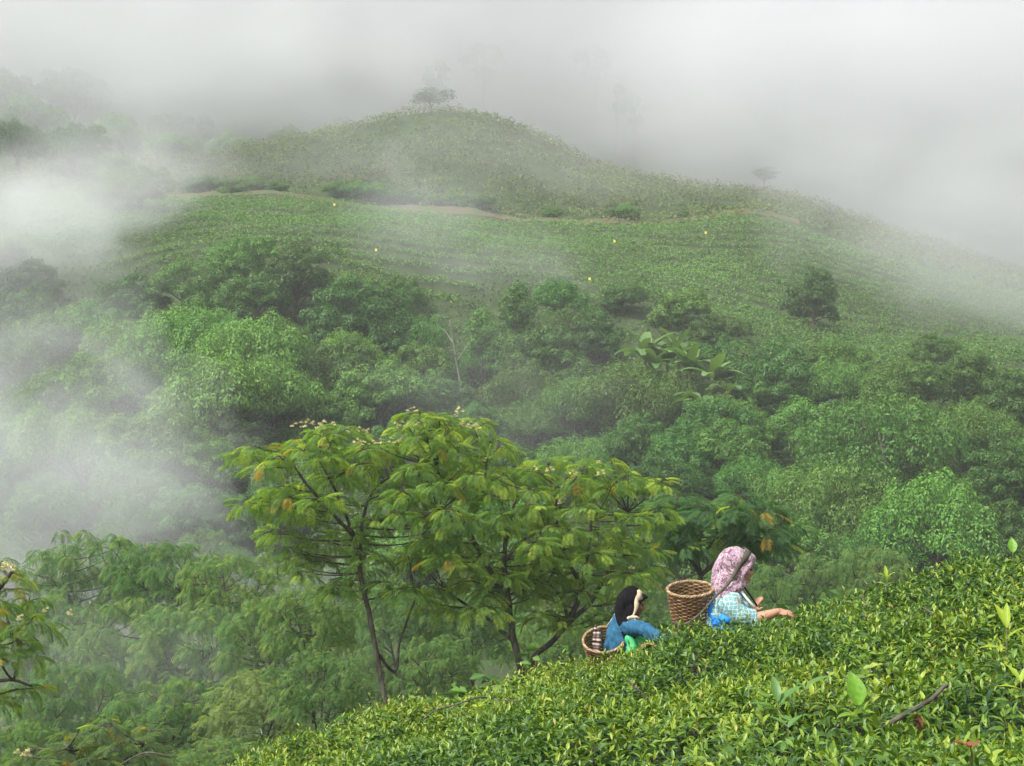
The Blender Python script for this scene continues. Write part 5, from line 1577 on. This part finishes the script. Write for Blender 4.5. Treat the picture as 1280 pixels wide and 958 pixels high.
def basket(lab, rim_c, rr, rb, H, axis, nst=26):
    """an open cane basket; rim_c centre of the mouth, axis points out of the mouth"""
    ax = Vector(axis).normalized()
    base = Vector(rim_c) - ax * H
    t = empty("cane_basket", base)
    t.rotation_euler = ax.to_track_quat('Z', 'Y').to_euler()
    tag(t, lab, "basket", "tea picking baskets carried on the back")
    rows = int(H / 0.0125); seg = nst * 4
    g = Geo(); gi = Geo()
    for k in range(rows):
        z0 = H * (k + 0.1) / rows; z1 = H * (k + 0.9) / rows
        a = np.linspace(0, 2 * np.pi, seg, endpoint=False)
        rad = rb + (rr - rb) * ((z0 / H) ** 0.8)
        off = 0.0045 * np.cos(a * nst / 2 + math.pi * (k % 2))
        ca, sa = np.cos(a), np.sin(a)
        ring = lambda r, z: np.stack([ca * r, sa * r, np.full(seg, z) + 0.002 * np.sin(a * 3 + k)], 1)
        ro = rad + off
        V = np.concatenate([ring(ro + 0.0022, z0), ring(ro + 0.0032, (z0 + z1) / 2), ring(ro + 0.0022, z1), ring(ro - 0.0022, z1), ring(ro - 0.0022, z0)])
        i = np.arange(seg); j = (i + 1) % seg
        Q = np.concatenate([np.stack([i + b * seg, j + b * seg, j + ((b + 1) % 5) * seg, i + ((b + 1) % 5) * seg], 1) for b in range(5)])
        g.add(V, None, Q)
    link("weave", g.mesh("weave", M_cane), t)
    gs = Geo()
    for k in range(nst):
        a = 2 * math.pi * (k + 0.5) / nst
        pts = [(math.cos(a) * (rb + (rr - rb) * (q ** 0.8)), math.sin(a) * (rb + (rr - rb) * (q ** 0.8)), H * q) for q in np.linspace(0, 1, 9)]
        tube(gs, pts, 0.0042, 5)
    link("stakes", gs.mesh("stakes", M_cane_in), t)
    gr = Geo()
    for s_ in range(3):
        a = np.linspace(0, 2 * np.pi, 97)
        ph = a * 14 + s_ * 2.09
        pts = np.stack([np.cos(a) * (rr + 0.002 + 0.006 * np.cos(ph)), np.sin(a) * (rr + 0.002 + 0.006 * np.cos(ph)), H + 0.006 * np.sin(ph)], 1)
        tube(gr, pts, 0.0058, 6, cap=False)
    link("rim", gr.mesh("rim", M_cane_rim, True), t)
    gb = Geo()
    V = [(0, 0, 0.004)] + [(math.cos(q) * rb, math.sin(q) * rb, 0.004) for q in np.linspace(0, 2 * np.pi, 32, endpoint=False)] + [(0, 0, -0.004)] + [(math.cos(q) * rb, math.sin(q) * rb, -0.004) for q in np.linspace(0, 2 * np.pi, 32, endpoint=False)]
    T = [(0, 1 + k, 1 + (k + 1) % 32) for k in range(32)] + [(33, 34 + (k + 1) % 32, 34 + k) for k in range(32)]
    Q = [(1 + k, 34 + k, 34 + (k + 1) % 32, 1 + (k + 1) % 32) for k in range(32)]
    gb.add(np.array(V), T, Q); link("base", gb.mesh("base", M_cane_in), t)
    return t

# ======================= first picker: flowered scarf, teal shirt
D1 = 9.6
def A(px, py, dy=0.0): return P(px, py, D1 + dy) if abs(dy) < 1e-9 else Vector((P(px, py, D1).x, D1 + dy, P(px, py, D1).z))
foot_z = gz(1.44, D1)
woman = empty("person", (A(908, 780).x, D1, foot_z))
tag(woman, "person in pink flowered headscarf and teal checked shirt reaching a bare arm to tea", "person")
o1 = Vector(woman.location)
b = lambda px, py, dy=0.0: A(px, py, dy) - o1
F1 = Vector((0.965, 0.20, -0.16)); U1 = Vector((0.16, 0.02, 1.0))
pr = Prims()
at1, rot1 = head(pr, b(923, 709), F1, U1, 1.02)
pr.limb([b(921, 722), b(914, 738), b(909, 748)], [0.052, 0.050, 0.054], 14)                                    # neck
hip = b(899, 812); 
pr.limb([hip, b(902, 792), b(907, 772), b(910, 756)], [0.150, 0.128, 0.132, 0.125], 16)                          # trunk
pr.limb([b(911, 751, -0.155), b(911, 748, 0), b(912, 750, 0.155)], [0.055, 0.075, 0.055], 12)                      # shoulders
# near (right) arm reaching forward
pr.limb([b(911, 752, -0.165), b(921, 763, -0.19), b(937, 767.5, -0.19)], [0.050, 0.045, 0.037], 12)
pr.limb([b(937, 767.5, -0.19), b(952, 764.0, -0.19), b(966, 759.5, -0.18)], [0.037, 0.036, 0.024], 12)
hand(pr, b(965, 759.8, -0.18), (0.97, 0.05, -0.10), (0.1, -0.35, 0.9), 0.165, 0.75, 0.10, 1)
# far (left) arm, forearm raised across the chest
pr.limb([b(914, 752, 0.165), b(924, 766, 0.18), b(932, 772, 0.10)], [0.050, 0.044, 0.037], 12)
pr.limb([b(932, 772, 0.10), b(937, 768, 0.02), b(942, 762.5, -0.03)], [0.037, 0.034, 0.025], 12)
hand(pr, b(941.5, 763.5, -0.03), (0.30, -0.05, 0.93), (-0.85, -0.5, 0.2), 0.125, 0.45, 0.08, -1)
legz = hip.z
for e in (-1, 1):
    kx = hip + Vector((0.05, e * 0.09, -legz * 0.48)); ft = Vector((hip.x - 0.02, e * 0.10, 0.05))
    pr.limb([hip + Vector((0, e * 0.085, 0.0)), kx, ft], [0.095, 0.062, 0.040], 12)
    pr.limb([ft, ft + Vector((0.06, 0, -0.018)), ft + Vector((0.15, 0, -0.028))], [0.040, 0.034, 0.024], 10)
link("body", pr.mesh("body", 0.0070, M_skin, 2), woman)
eyes(at1, rot1, woman, 1.02)
# shirt with elbow sleeves
pr = Prims()
pr.limb([b(899, 806), b(902, 792), b(907, 772), b(910, 758)], [0.165, 0.145, 0.149, 0.138], 18)
pr.ell(b(922, 762, -0.02), (0.085, 0.13, 0.085))
pr.limb([b(910, 754, -0.155), b(909, 749.5, -0.07), b(909, 749, 0), b(911, 750, 0.07), b(911, 754, 0.155)], [0.072, 0.086, 0.088, 0.082, 0.070], 14)
pr.limb([b(911, 755, -0.168), b(921, 764.5, -0.19), b(934, 768.5, -0.19)], [0.066, 0.064, 0.056], 14)
pr.limb([b(914, 754, 0.165), b(924, 765, 0.18), b(930, 770, 0.12)], [0.066, 0.060, 0.052], 14)
link("shirt", pr.mesh("shirt", 0.007, M_shirt, 3, lambda c: 0.008 * np.abs(wob(c[:, 0] + 0.6 * c[:, 2], c[:, 1] * 0.6, c[:, 2] * 0.8, 30, 2)) + 0.003 * wob(c[:, 0], c[:, 1], c[:, 2], 65, 8) - 0.004), woman)
pr = Prims()
pr.limb([hip + Vector((0, 0, 0.08)), hip + Vector((0.0, 0, -legz * 0.3)), Vector((hip.x + 0.02, 0, 0.14))], [0.165, 0.21, 0.23], 20)
link("skirt", pr.mesh("skirt", 0.012, M_skirt, 3, lambda c: 0.014 * np.sin(np.arctan2(c[:, 1], c[:, 0] - hip.x) * 11) * np.clip(1 - c[:, 2] / (legz), 0, 1)), woman)
# headscarf: cap, brim over the forehead, folds at the neck, fall down the back
pr = Prims()
pr.ell(at1(-0.034, 0, 0.030), (0.099, 0.088, 0.102), rot1, 22)
pr.ell(at1(0.026, 0, 0.062), (0.080, 0.082, 0.054), rot1, 20)
pr.limb([at1(0.055, -0.060, 0.055), at1(0.087, 0, 0.058), at1(0.055, 0.060, 0.055)], [0.016, 0.018, 0.016], 10)
for e in (-1, 1): pr.limb([at1(0.058, e * 0.062, 0.042), at1(0.022, e * 0.080, -0.01), at1(0.004, e * 0.072, -0.065), at1(0.020, e * 0.035, -0.112)], [0.016, 0.020, 0.022, 0.022], 10)
for e in (-1, 1): pr.ell(at1(0.006, e * 0.048, -0.006), (0.052, 0.046, 0.062), rot1)
pr.limb([at1(0.030, 0.0, -0.112), at1(-0.02, 0, -0.12)], [0.030, 0.045], 10)
pr.limb([b(909, 696), b(900, 708), b(895, 724), b(893, 736)], [0.050, 0.042, 0.034, 0.022], 14)
pr.limb([b(916, 712, -0.03), b(905, 724, -0.05), b(899, 736, -0.06), b(897, 747, -0.07)], [0.060, 0.056, 0.046, 0.020], 14)
pr.limb([b(927, 729, -0.045), b(914, 734, -0.085), b(904, 741, -0.10), b(898, 750, -0.11)], [0.036, 0.046, 0.040, 0.022], 14)
pr.limb([b(927, 729, 0.045), b(914, 735, 0.08), b(903, 741, 0.08)], [0.034, 0.042, 0.030], 12)
pr.limb([b(906, 727, 0), b(900, 740, 0)], [0.075, 0.050], 14)
sc1 = pr.mesh("headscarf", 0.006, M_scarf, 3, lambda c: 0.006 * np.abs(wob(c[:, 0] * 1.3 + c[:, 2] * 0.4, c[:, 1] * 0.5, c[:, 2] * 0.2, 30, 4)) + 0.0018 * wob(c[:, 0] * 1.1, c[:, 1], c[:, 2] * 0.4, 50, 10) - 0.002)
link("headscarf", sc1, woman)
from mathutils.bvhtree import BVHTree
scarf_tree1 = BVHTree.FromPolygons([v.co.copy() for v in sc1.vertices], [tuple(p.vertices) for p in sc1.polygons])
# collar edge, cord and blue plastic round the waist
ribbon("collar", [b(924, 737, -0.09), b(930, 745, -0.10), b(936, 752, -0.10), b(941, 757, -0.09)], 0.016, 0.006, M_white, woman, (0.3, -1, 0.2))
ribbon("neck_cord", [b(928, 732, -0.085), b(934, 741, -0.10), b(940, 750, -0.11), b(943, 755, -0.10)], 0.010, 0.008, M_black, woman, (0.3, -1, 0.2))
pr = Prims()
pr.limb([b(889, 750, -0.02), b(889, 762, -0.06), b(892, 776, -0.10), b(896, 786, -0.12)], [0.020, 0.030, 0.036, 0.030], 12)
pr.limb([b(893, 776, -0.13), b(902, 770, -0.165), b(911, 770, -0.165)], [0.036, 0.038, 0.024], 12)
pr.limb([b(894, 780, -0.10), b(902, 782, -0.14), b(912, 783, -0.13)], [0.045, 0.050, 0.036], 12)
link("waist_cloth", pr.mesh("waist_cloth", 0.007, M_bluecloth, 3, lambda c: 0.006 * np.abs(wob(c[:, 0], c[:, 1], c[:, 2], 45, 6)) - 0.003), woman)
bk1 = basket("brown woven cane basket with a wide open mouth on the back of the scarfed picker", A(862.5, 736.5), 0.150, 0.105, 0.34, (-0.06, -0.20, 0.97))
# carrying strap: over the crown, down behind the head and round the basket
st = empty("carrying_strap", A(893, 738)); tag(st, "dark grey carrying strap from the flowered headscarf round the front of the upper basket", "strap")
so = Vector(st.location)
q1 = lambda px, py, dy: A(px, py, dy) - so
hd = lambda a, s_, u_: at1(a, s_, u_) + o1 - so
ribbon("strap", [hd(0.040, 0.070, 0.105), hd(0.045, 0.0, 0.134), hd(0.036, -0.050, 0.121), hd(0.012, -0.092, 0.080), hd(-0.020, -0.108, 0.030), q1(906, 727, -0.135), q1(897, 736, -0.13), q1(889, 743, -0.15), q1(878, 755, -0.168), q1(866, 767, -0.160), q1(855, 775, -0.145), q1(846, 777.5, -0.10), q1(840.5, 776.5, -0.02)],
       [0.045, 0.048, 0.046, 0.040, 0.030, 0.020, 0.016, 0.014, 0.014, 0.014, 0.014, 0.014, 0.014], 0.004, M_strap, st, (-0.15, -1, 0.35), nrm_from=(hd(-0.02, 0, 0.02), 23, scarf_tree1, so - o1))

# ======================= second picker: black scarf, blue sweater
D2 = 11.3
def B_(px, py, dy=0.0): 
    q = P(px, py, D2)
    return Vector((q.x, D2 + dy, q.z))
w2 = empty("person", (B_(786, 800).x, D2, gz(B_(786, 800).x, D2)))
tag(w2, "person in a black headscarf with tan headband and blue sweater bending to the tea", "person")
o2 = Vector(w2.location)
c = lambda px, py, dy=0.0: B_(px, py, dy) - o2
F2 = Vector((0.96, 0.10, -0.24)); U2 = Vector((0.24, 0.0, 0.97))
k2 = 0.93
pr = Prims()
at2, rot2 = head(pr, c(791.5, 753), F2, U2, k2)
pr.limb([c(788, 762), c(785, 772), c(783, 780)], [0.047, 0.047, 0.062], 14)
hip2 = c(772, 846)
pr.limb([hip2, c(774, 825), c(779, 804), c(783, 786)], [0.145, 0.122, 0.128, 0.115], 16)
pr.limb([c(786, 780, -0.15), c(783, 778, 0), c(786, 780, 0.15)], [0.050, 0.068, 0.050], 12)
pr.limb([c(787, 779, -0.16), c(803, 781, -0.24), c(817, 787.5, -0.34)], [0.048, 0.042, 0.036], 12)
pr.limb([c(817, 787.5, -0.34), c(826, 788.5, -0.46), c(833, 788, -0.54)], [0.036, 0.032, 0.023], 12)
hand(pr, c(832.5, 788, -0.53), (0.75, -0.5, -0.35), (0.35, -0.1, 0.9), 0.155, 0.7, 0.10, 1)
pr.limb([c(787, 780, 0.16), c(790, 797, 0.12), c(797, 808, -0.05)], [0.048, 0.042, 0.034], 12)
pr.limb([c(797, 808, -0.05), c(804, 802, -0.22), c(810, 797, -0.34)], [0.034, 0.031, 0.023], 12)
hand(pr, c(809.5, 797.5, -0.33), (0.7, -0.6, 0.15), (0.1, -0.2, 0.95), 0.150, 0.6, 0.10, -1)
legz2 = hip2.z
for e in (-1, 1):
    kx = hip2 + Vector((0.07, e * 0.09, -legz2 * 0.48)); ft = Vector((hip2.x - 0.02, e * 0.10, 0.05))
    pr.limb([hip2 + Vector((0, e * 0.085, 0.0)), kx, ft], [0.092, 0.060, 0.040], 12)
    pr.limb([ft, ft + Vector((0.06, 0, -0.018)), ft + Vector((0.15, 0, -0.028))], [0.040, 0.034, 0.024], 10)
link("body", pr.mesh("body", 0.0070, M_skin2, 2), w2)
eyes(at2, rot2, w2, k2)
pr = Prims()
pr.limb([c(772, 842), c(774, 825), c(779, 804), c(781, 787)], [0.158, 0.136, 0.142, 0.128], 18)
pr.limb([c(786, 782, -0.15), c(781, 779, 0), c(786, 782, 0.15)], [0.062, 0.074, 0.062], 14)
pr.limb([c(776, 778, 0.02), c(771, 790, 0.02)], [0.070, 0.080], 14)
pr.limb([c(787, 780, -0.16), c(803, 781.5, -0.24), c(817, 787.5, -0.34)], [0.060, 0.056, 0.048], 14)
pr.limb([c(817, 787.5, -0.34), c(826, 788.5, -0.46), c(831, 788.2, -0.515)], [0.048, 0.042, 0.033], 14)
pr.limb([c(787, 781, 0.16), c(790, 797, 0.12), c(796, 807, -0.03)], [0.060, 0.054, 0.046], 14)
link("sweater", pr.mesh("sweater", 0.007, M_blueknit, 3, lambda q: 0.008 * np.abs(wob(q[:, 0] * 1.2, q[:, 1] * 0.7, q[:, 2] * 0.7, 34, 3)) + 0.002 * wob(q[:, 0], q[:, 1], q[:, 2], 80, 9) - 0.004), w2)
pr = Prims()
pr.limb([hip2 + Vector((0, 0, 0.08)), hip2 + Vector((0, 0, -legz2 * 0.3)), Vector((hip2.x + 0.02, 0, 0.16))], [0.16, 0.20, 0.22], 20)
link("skirt", pr.mesh("skirt", 0.012, M_magenta, 3, lambda q: 0.014 * np.sin(np.arctan2(q[:, 1], q[:, 0] - hip2.x) * 10) * np.clip(1 - q[:, 2] / legz2, 0, 1)), w2)
pr = Prims()                                                     # green apron in front
pr.limb([c(785, 795, -0.16), c(788, 801, -0.17), c(789, 812, -0.17)], [0.036, 0.042, 0.055], 12)
pr.limb([c(797, 796, -0.12), c(800, 800, -0.13), c(799, 812, -0.12)], [0.036, 0.042, 0.050], 12)
link("apron", pr.mesh("apron", 0.008, M_green, 3, lambda q: 0.006 * wob(q[:, 0], q[:, 1], q[:, 2], 30, 5)), w2)
pr = Prims()
pr.ell(at2(-0.032, 0, 0.026), (0.098 * k2, 0.090 * k2, 0.104 * k2), rot2, 22)
pr.ell(at2(0.022, 0, 0.060), (0.078 * k2, 0.080 * k2, 0.046 * k2), rot2, 18)
pr.limb([at2(0.060, -0.060, 0.060), at2(0.100, 0, 0.068), at2(0.060, 0.060, 0.060)], [0.014, 0.016, 0.014], 10)
for e in (-1, 1): pr.limb([at2(0.066, e * 0.060, 0.052), at2(0.030, e * 0.078, 0.02), at2(0.0, e * 0.074, -0.04)], [0.012, 0.016, 0.020], 10)
pr.limb([c(781, 750, -0.01), c(777, 764, -0.04), c(778, 778, -0.09), c(781, 792, -0.13)], [0.072, 0.058, 0.046, 0.032], 14)
pr.limb([c(787, 760, -0.04), c(782, 774, -0.10), c(782, 786, -0.13)], [0.056, 0.046, 0.036], 14)
pr.limb([c(788, 764, 0), c(784, 772, 0)], [0.062, 0.066], 14)
sc2 = pr.mesh("headscarf", 0.006, M_black, 3, lambda q: 0.0045 * wob(q[:, 0] * 1.4, q[:, 1] * 0.6, q[:, 2] * 0.35, 45, 4))
link("headscarf", sc2, w2)
scarf_tree2 = BVHTree.FromPolygons([v.co.copy() for v in sc2.vertices], [tuple(p.vertices) for p in sc2.polygons])
bk2 = basket("low brown cane basket tilted towards us, behind the picker in the black scarf", B_(753.5, 797.5, -0.08), 0.158, 0.112, 0.34, (-0.10, -0.46, 0.87))
# tan head strap with a knot at the cheek and two cords to the basket
hs = empty("head_strap", B_(789, 768, -0.1)); tag(hs, "tan head strap knotted at the cheek with pale cords to the low basket", "strap")
ho = Vector(hs.location)
h2 = lambda a, s_, u_: at2(a, s_, u_) + o2 - ho
q2 = lambda px, py, dy=0.0: B_(px, py, dy) - ho
ribbon("band", [h2(0.030, 0.07, 0.098), h2(0.045, 0.03, 0.122), h2(0.047, 0.0, 0.126), h2(0.042, -0.04, 0.116), h2(0.030, -0.080, 0.078), h2(0.012, -0.100, 0.028), q2(793, 760, -0.115), q2(789.5, 767.5, -0.125)],
       [0.060, 0.064, 0.064, 0.064, 0.060, 0.046, 0.024, 0.014], 0.005, M_band, hs, (0.1, -1, 0.2), nrm_from=(h2(-0.02, 0, 0.02), 27, scarf_tree2, ho - o2))
pr = Prims(); pr.ell(q2(789, 768.5, -0.13), (0.020, 0.018, 0.017)); pr.limb([q2(789, 768.5, -0.13), q2(785, 769, -0.135), q2(781.5, 771, -0.13)], [0.011, 0.015, 0.011], 8)
pr.limb([q2(789, 769, -0.13), q2(793, 768, -0.14), q2(796, 769.5, -0.14)], [0.010, 0.013, 0.009], 8)
link("knot", pr.mesh("knot", 0.004, M_band, 2), hs)
g = Geo()
tube(g, smooth_path([q2(789, 769, -0.13), q2(786, 780, -0.15), q2(782.5, 792, -0.14), q2(779.5, 798.5, -0.08)], 4), 0.0055, 6)
link("cord", g.mesh("cord", M_rope, True), hs)
g = Geo(); tube(g, smooth_path([q2(776, 757, 0.03), q2(770, 767, 0.03), q2(764, 777, 0.03), q2(759, 784, 0.05)], 4), 0.0055, 6)
link("cord", g.mesh("cord", M_rope, True), hs)
g = Geo(); tube(g, smooth_path([q2(791, 769, -0.135), q2(794, 777, -0.17), q2(797, 782, -0.19), q2(800, 786, -0.20)], 4), [0.006] * 12 + [0.009], 6)
link("loose_end", g.mesh("loose_end", M_band, True), hs)
# striped cloth rolls standing in the low basket
m, n, l, bs = new_mat("striped_cloth")
tc = n.new("ShaderNodeTexCoord"); wv = n.new("ShaderNodeTexWave"); wv.bands_direction = 'Z'; wv.inputs["Scale"].default_value = 7.5; wv.inputs["Distortion"].default_value = 1.5
l.new(tc.outputs["Object"], wv.inputs["Vector"]); rp = ramp(n, [(0.3, (0.06, 0.035, 0.03)), (0.55, (0.14, 0.09, 0.075)), (0.78, (0.34, 0.28, 0.25))]); l.new(wv.outputs[0], rp.inputs[0]); l.new(rp.outputs[0], bs.inputs["Base Color"])
M_stripe = m
roll = empty("cloth_roll", B_(745, 812, -0.05)); tag(roll, "brown and white striped cloth roll standing inside the low tilted basket", "cloth")
ro = Vector(roll.location)
pr = Prims()
pr.limb([B_(743, 812, -0.12) - ro, B_(742.5, 795, -0.12) - ro, B_(743.5, 779.5, -0.12) - ro], [0.017, 0.019, 0.010], 10)
pr.limb([B_(746, 812, -0.14) - ro, B_(747.5, 797, -0.13) - ro, B_(747, 785, -0.12) - ro], [0.017, 0.020, 0.012], 10)
link("cloth", pr.mesh("cloth", 0.005, M_stripe, 2, lambda q: 0.003 * np.sin(q[:, 2] * 220)), roll)
# ------------------------------------------------------------------ air: even haze, and the mist banks that drift over the slopes
def box_mesh(name, lo, hi):
    V = [(x, y, z) for z in (lo[2], hi[2]) for y in (lo[1], hi[1]) for x in (lo[0], hi[0])]
    F = [(0, 2, 3, 1), (4, 5, 7, 6), (0, 1, 5, 4), (2, 6, 7, 3), (0, 4, 6, 2), (1, 3, 7, 5)]
    return mesh_np(name, V, F)

HAZE_DENSITY = 0.0008
def volume_mat(name):
    m = bpy.data.materials.new(name); m.use_nodes = True
    n, l = m.node_tree.nodes, m.node_tree.links
    n.remove(n["Principled BSDF"])
    pv = n.new("ShaderNodeVolumePrincipled")
    pv.inputs["Color"].default_value = (0.80, 0.815, 0.83, 1)
    pv.inputs["Anisotropy"].default_value = 0.0
    l.new(pv.outputs[0], n["Material Output"].inputs["Volume"])
    return m, n, l, pv
m_haze, _n, _l, _pv = volume_mat("haze")
_pv.inputs["Density"].default_value = HAZE_DENSITY
zmin = float(ter.data.vertices[0].co.z); zmax = -1e9
_co = np.empty(len(ter.data.vertices) * 3, dtype=np.float32); ter.data.vertices.foreach_get("co", _co)
zmin, zmax = float(_co[2::3].min()) - 1.0, 112.0
haze = link("haze", box_mesh("haze", (-195, -45, zmin), (195, 335, zmax)), mat=m_haze)
tag(haze, kind="stuff")

def mist(px, py, D, rx, ry, rz, dens, nscale=0.06, tear=2.0, bite=0.15, soft=0.9, seed=0, tilt=0.0):
    """one bank of drifting mist: an ellipsoid whose density fades to nothing at its skin and is torn by noise"""
    m, n, l, pv = volume_mat("mist")
    tc = n.new("ShaderNodeTexCoord")
    ln = n.new("ShaderNodeVectorMath"); ln.operation = 'LENGTH'
    l.new(tc.outputs["Object"], ln.inputs[0])
    fo = n.new("ShaderNodeMapRange"); fo.interpolation_type = 'SMOOTHSTEP'
    fo.inputs["From Min"].default_value = 1.0; fo.inputs["From Max"].default_value = 1.0 - soft
    fo.inputs["To Min"].default_value = 0.0; fo.inputs["To Max"].default_value = 1.0
    l.new(ln.outputs["Value"], fo.inputs["Value"])
    ge = n.new("ShaderNodeNewGeometry")
    mp = n.new("ShaderNodeMapping"); mp.inputs["Location"].default_value = (seed * 13.7, seed * 5.1, seed * 3.3)
    mp.inputs["Scale"].default_value = (1, 1, 1.5)
    l.new(ge.outputs["Position"], mp.inputs["Vector"])
    ns = n.new("ShaderNodeTexNoise"); ns.inputs["Scale"].default_value = nscale; ns.inputs["Detail"].default_value = 5.0
    ns.inputs["Roughness"].default_value = 0.55; ns.inputs["Distortion"].default_value = 1.0
    l.new(mp.outputs[0], ns.inputs["Vector"])
    mu = n.new("ShaderNodeMath"); mu.operation = 'MULTIPLY_ADD'; mu.inputs[1].default_value = tear   # torn edges
    l.new(ns.outputs[0], mu.inputs[0])
    ad = n.new("ShaderNodeMath"); ad.operation = 'MULTIPLY_ADD'; ad.inputs[1].default_value = 1.25
    ad.inputs[2].default_value = -0.5 * tear - bite
    l.new(fo.outputs[0], ad.inputs[0]); l.new(ad.outputs[0], mu.inputs[2])
    mu.use_clamp = True
    mu2 = n.new("ShaderNodeMath"); mu2.operation = 'MULTIPLY'; mu2.inputs[1].default_value = dens
    l.new(mu.outputs[0], mu2.inputs[0]); l.new(mu2.outputs[0], pv.inputs["Density"])
    bm = bmesh.new(); bmesh.ops.create_icosphere(bm, subdivisions=3, radius=1.03)
    me = bpy.data.meshes.new("mist_bank"); bm.to_mesh(me); bm.free()
    o = link("mist_bank", me, mat=m)
    o.location = P(px, py, D); o.scale = (rx, ry, rz); o.rotation_euler = (0, tilt, 0)
    tag(o, kind="stuff")
    return o

# px, py, depth, half sizes in metres, density
mist(640, -70, 230, 175, 52, 54, 0.060, 0.020, 0.5, -0.55, 0.75, 1)          # cloud on the ridge behind the knoll
mist(640, 60, 173, 80, 16, 21, 0.036, 0.045, 2.0, 0.0, 0.95, 14)             # its torn front, over the knoll's top
mist(1160, 120, 170, 58, 30, 26, 0.045, 0.03, 1.3, -0.1, 0.9, 3)              # cloud on the right shoulder
mist(130, 60, 150, 40, 16, 17, 0.038, 0.045, 2.2, -0.02, 0.9, 2)             # cloud on the upper left hill
mist(110, 235, 119, 16, 9, 8, 0.060, 0.08, 2.4, 0.1, 0.95, 9)                # torn mist left of the path
mist(10, 290, 106, 13, 9, 6.5, 0.10, 0.10, 2.6, 0.1, 0.95, 4)                # bright puff at the left edge
mist(-30, 590, 56, 12, 7, 6.5, 0.12, 0.13, 2.4, 0.1, 0.95, 5)                # mist rising out of the valley on the left
mist(150, 620, 57, 8, 5, 4.0, 0.05, 0.18, 2.6, 0.3, 0.95, 10)                # its thin front
mist(560, 310, 112, 17, 8, 9, 0.035, 0.13, 2.8, 0.3, 0.95, 6, 0.5)           # thin veil over the tea slope
mist(620, 480, 66, 10, 5, 6.0, 0.022, 0.17, 2.8, 0.3, 0.95, 7, 0.4)          # veil in the gully
mist(1250, 330, 120, 26, 12, 12, 0.040, 0.08, 2.2, 0.05, 0.95, 8, 0.5)       # mist sliding down on the right
mist(640, 200, 148, 46, 8, 9, 0.020, 0.07, 2.2, 0.0, 0.9, 11)                # faint veil in front of the knoll
mist(20, 430, 84, 14, 9, 8, 0.030, 0.10, 2.4, 0.15, 0.95, 12)                # thin mist over the left jungle
mist(140, 745, 46, 13, 5, 3.6, 0.055, 0.17, 2.4, 0.15, 0.95, 13)             # mist between the rows of the grove
mist(150, 850, 30.5, 8, 3.5, 3.0, 0.035, 0.22, 2.2, 0.1, 0.95, 15)           # thin mist low in the grove
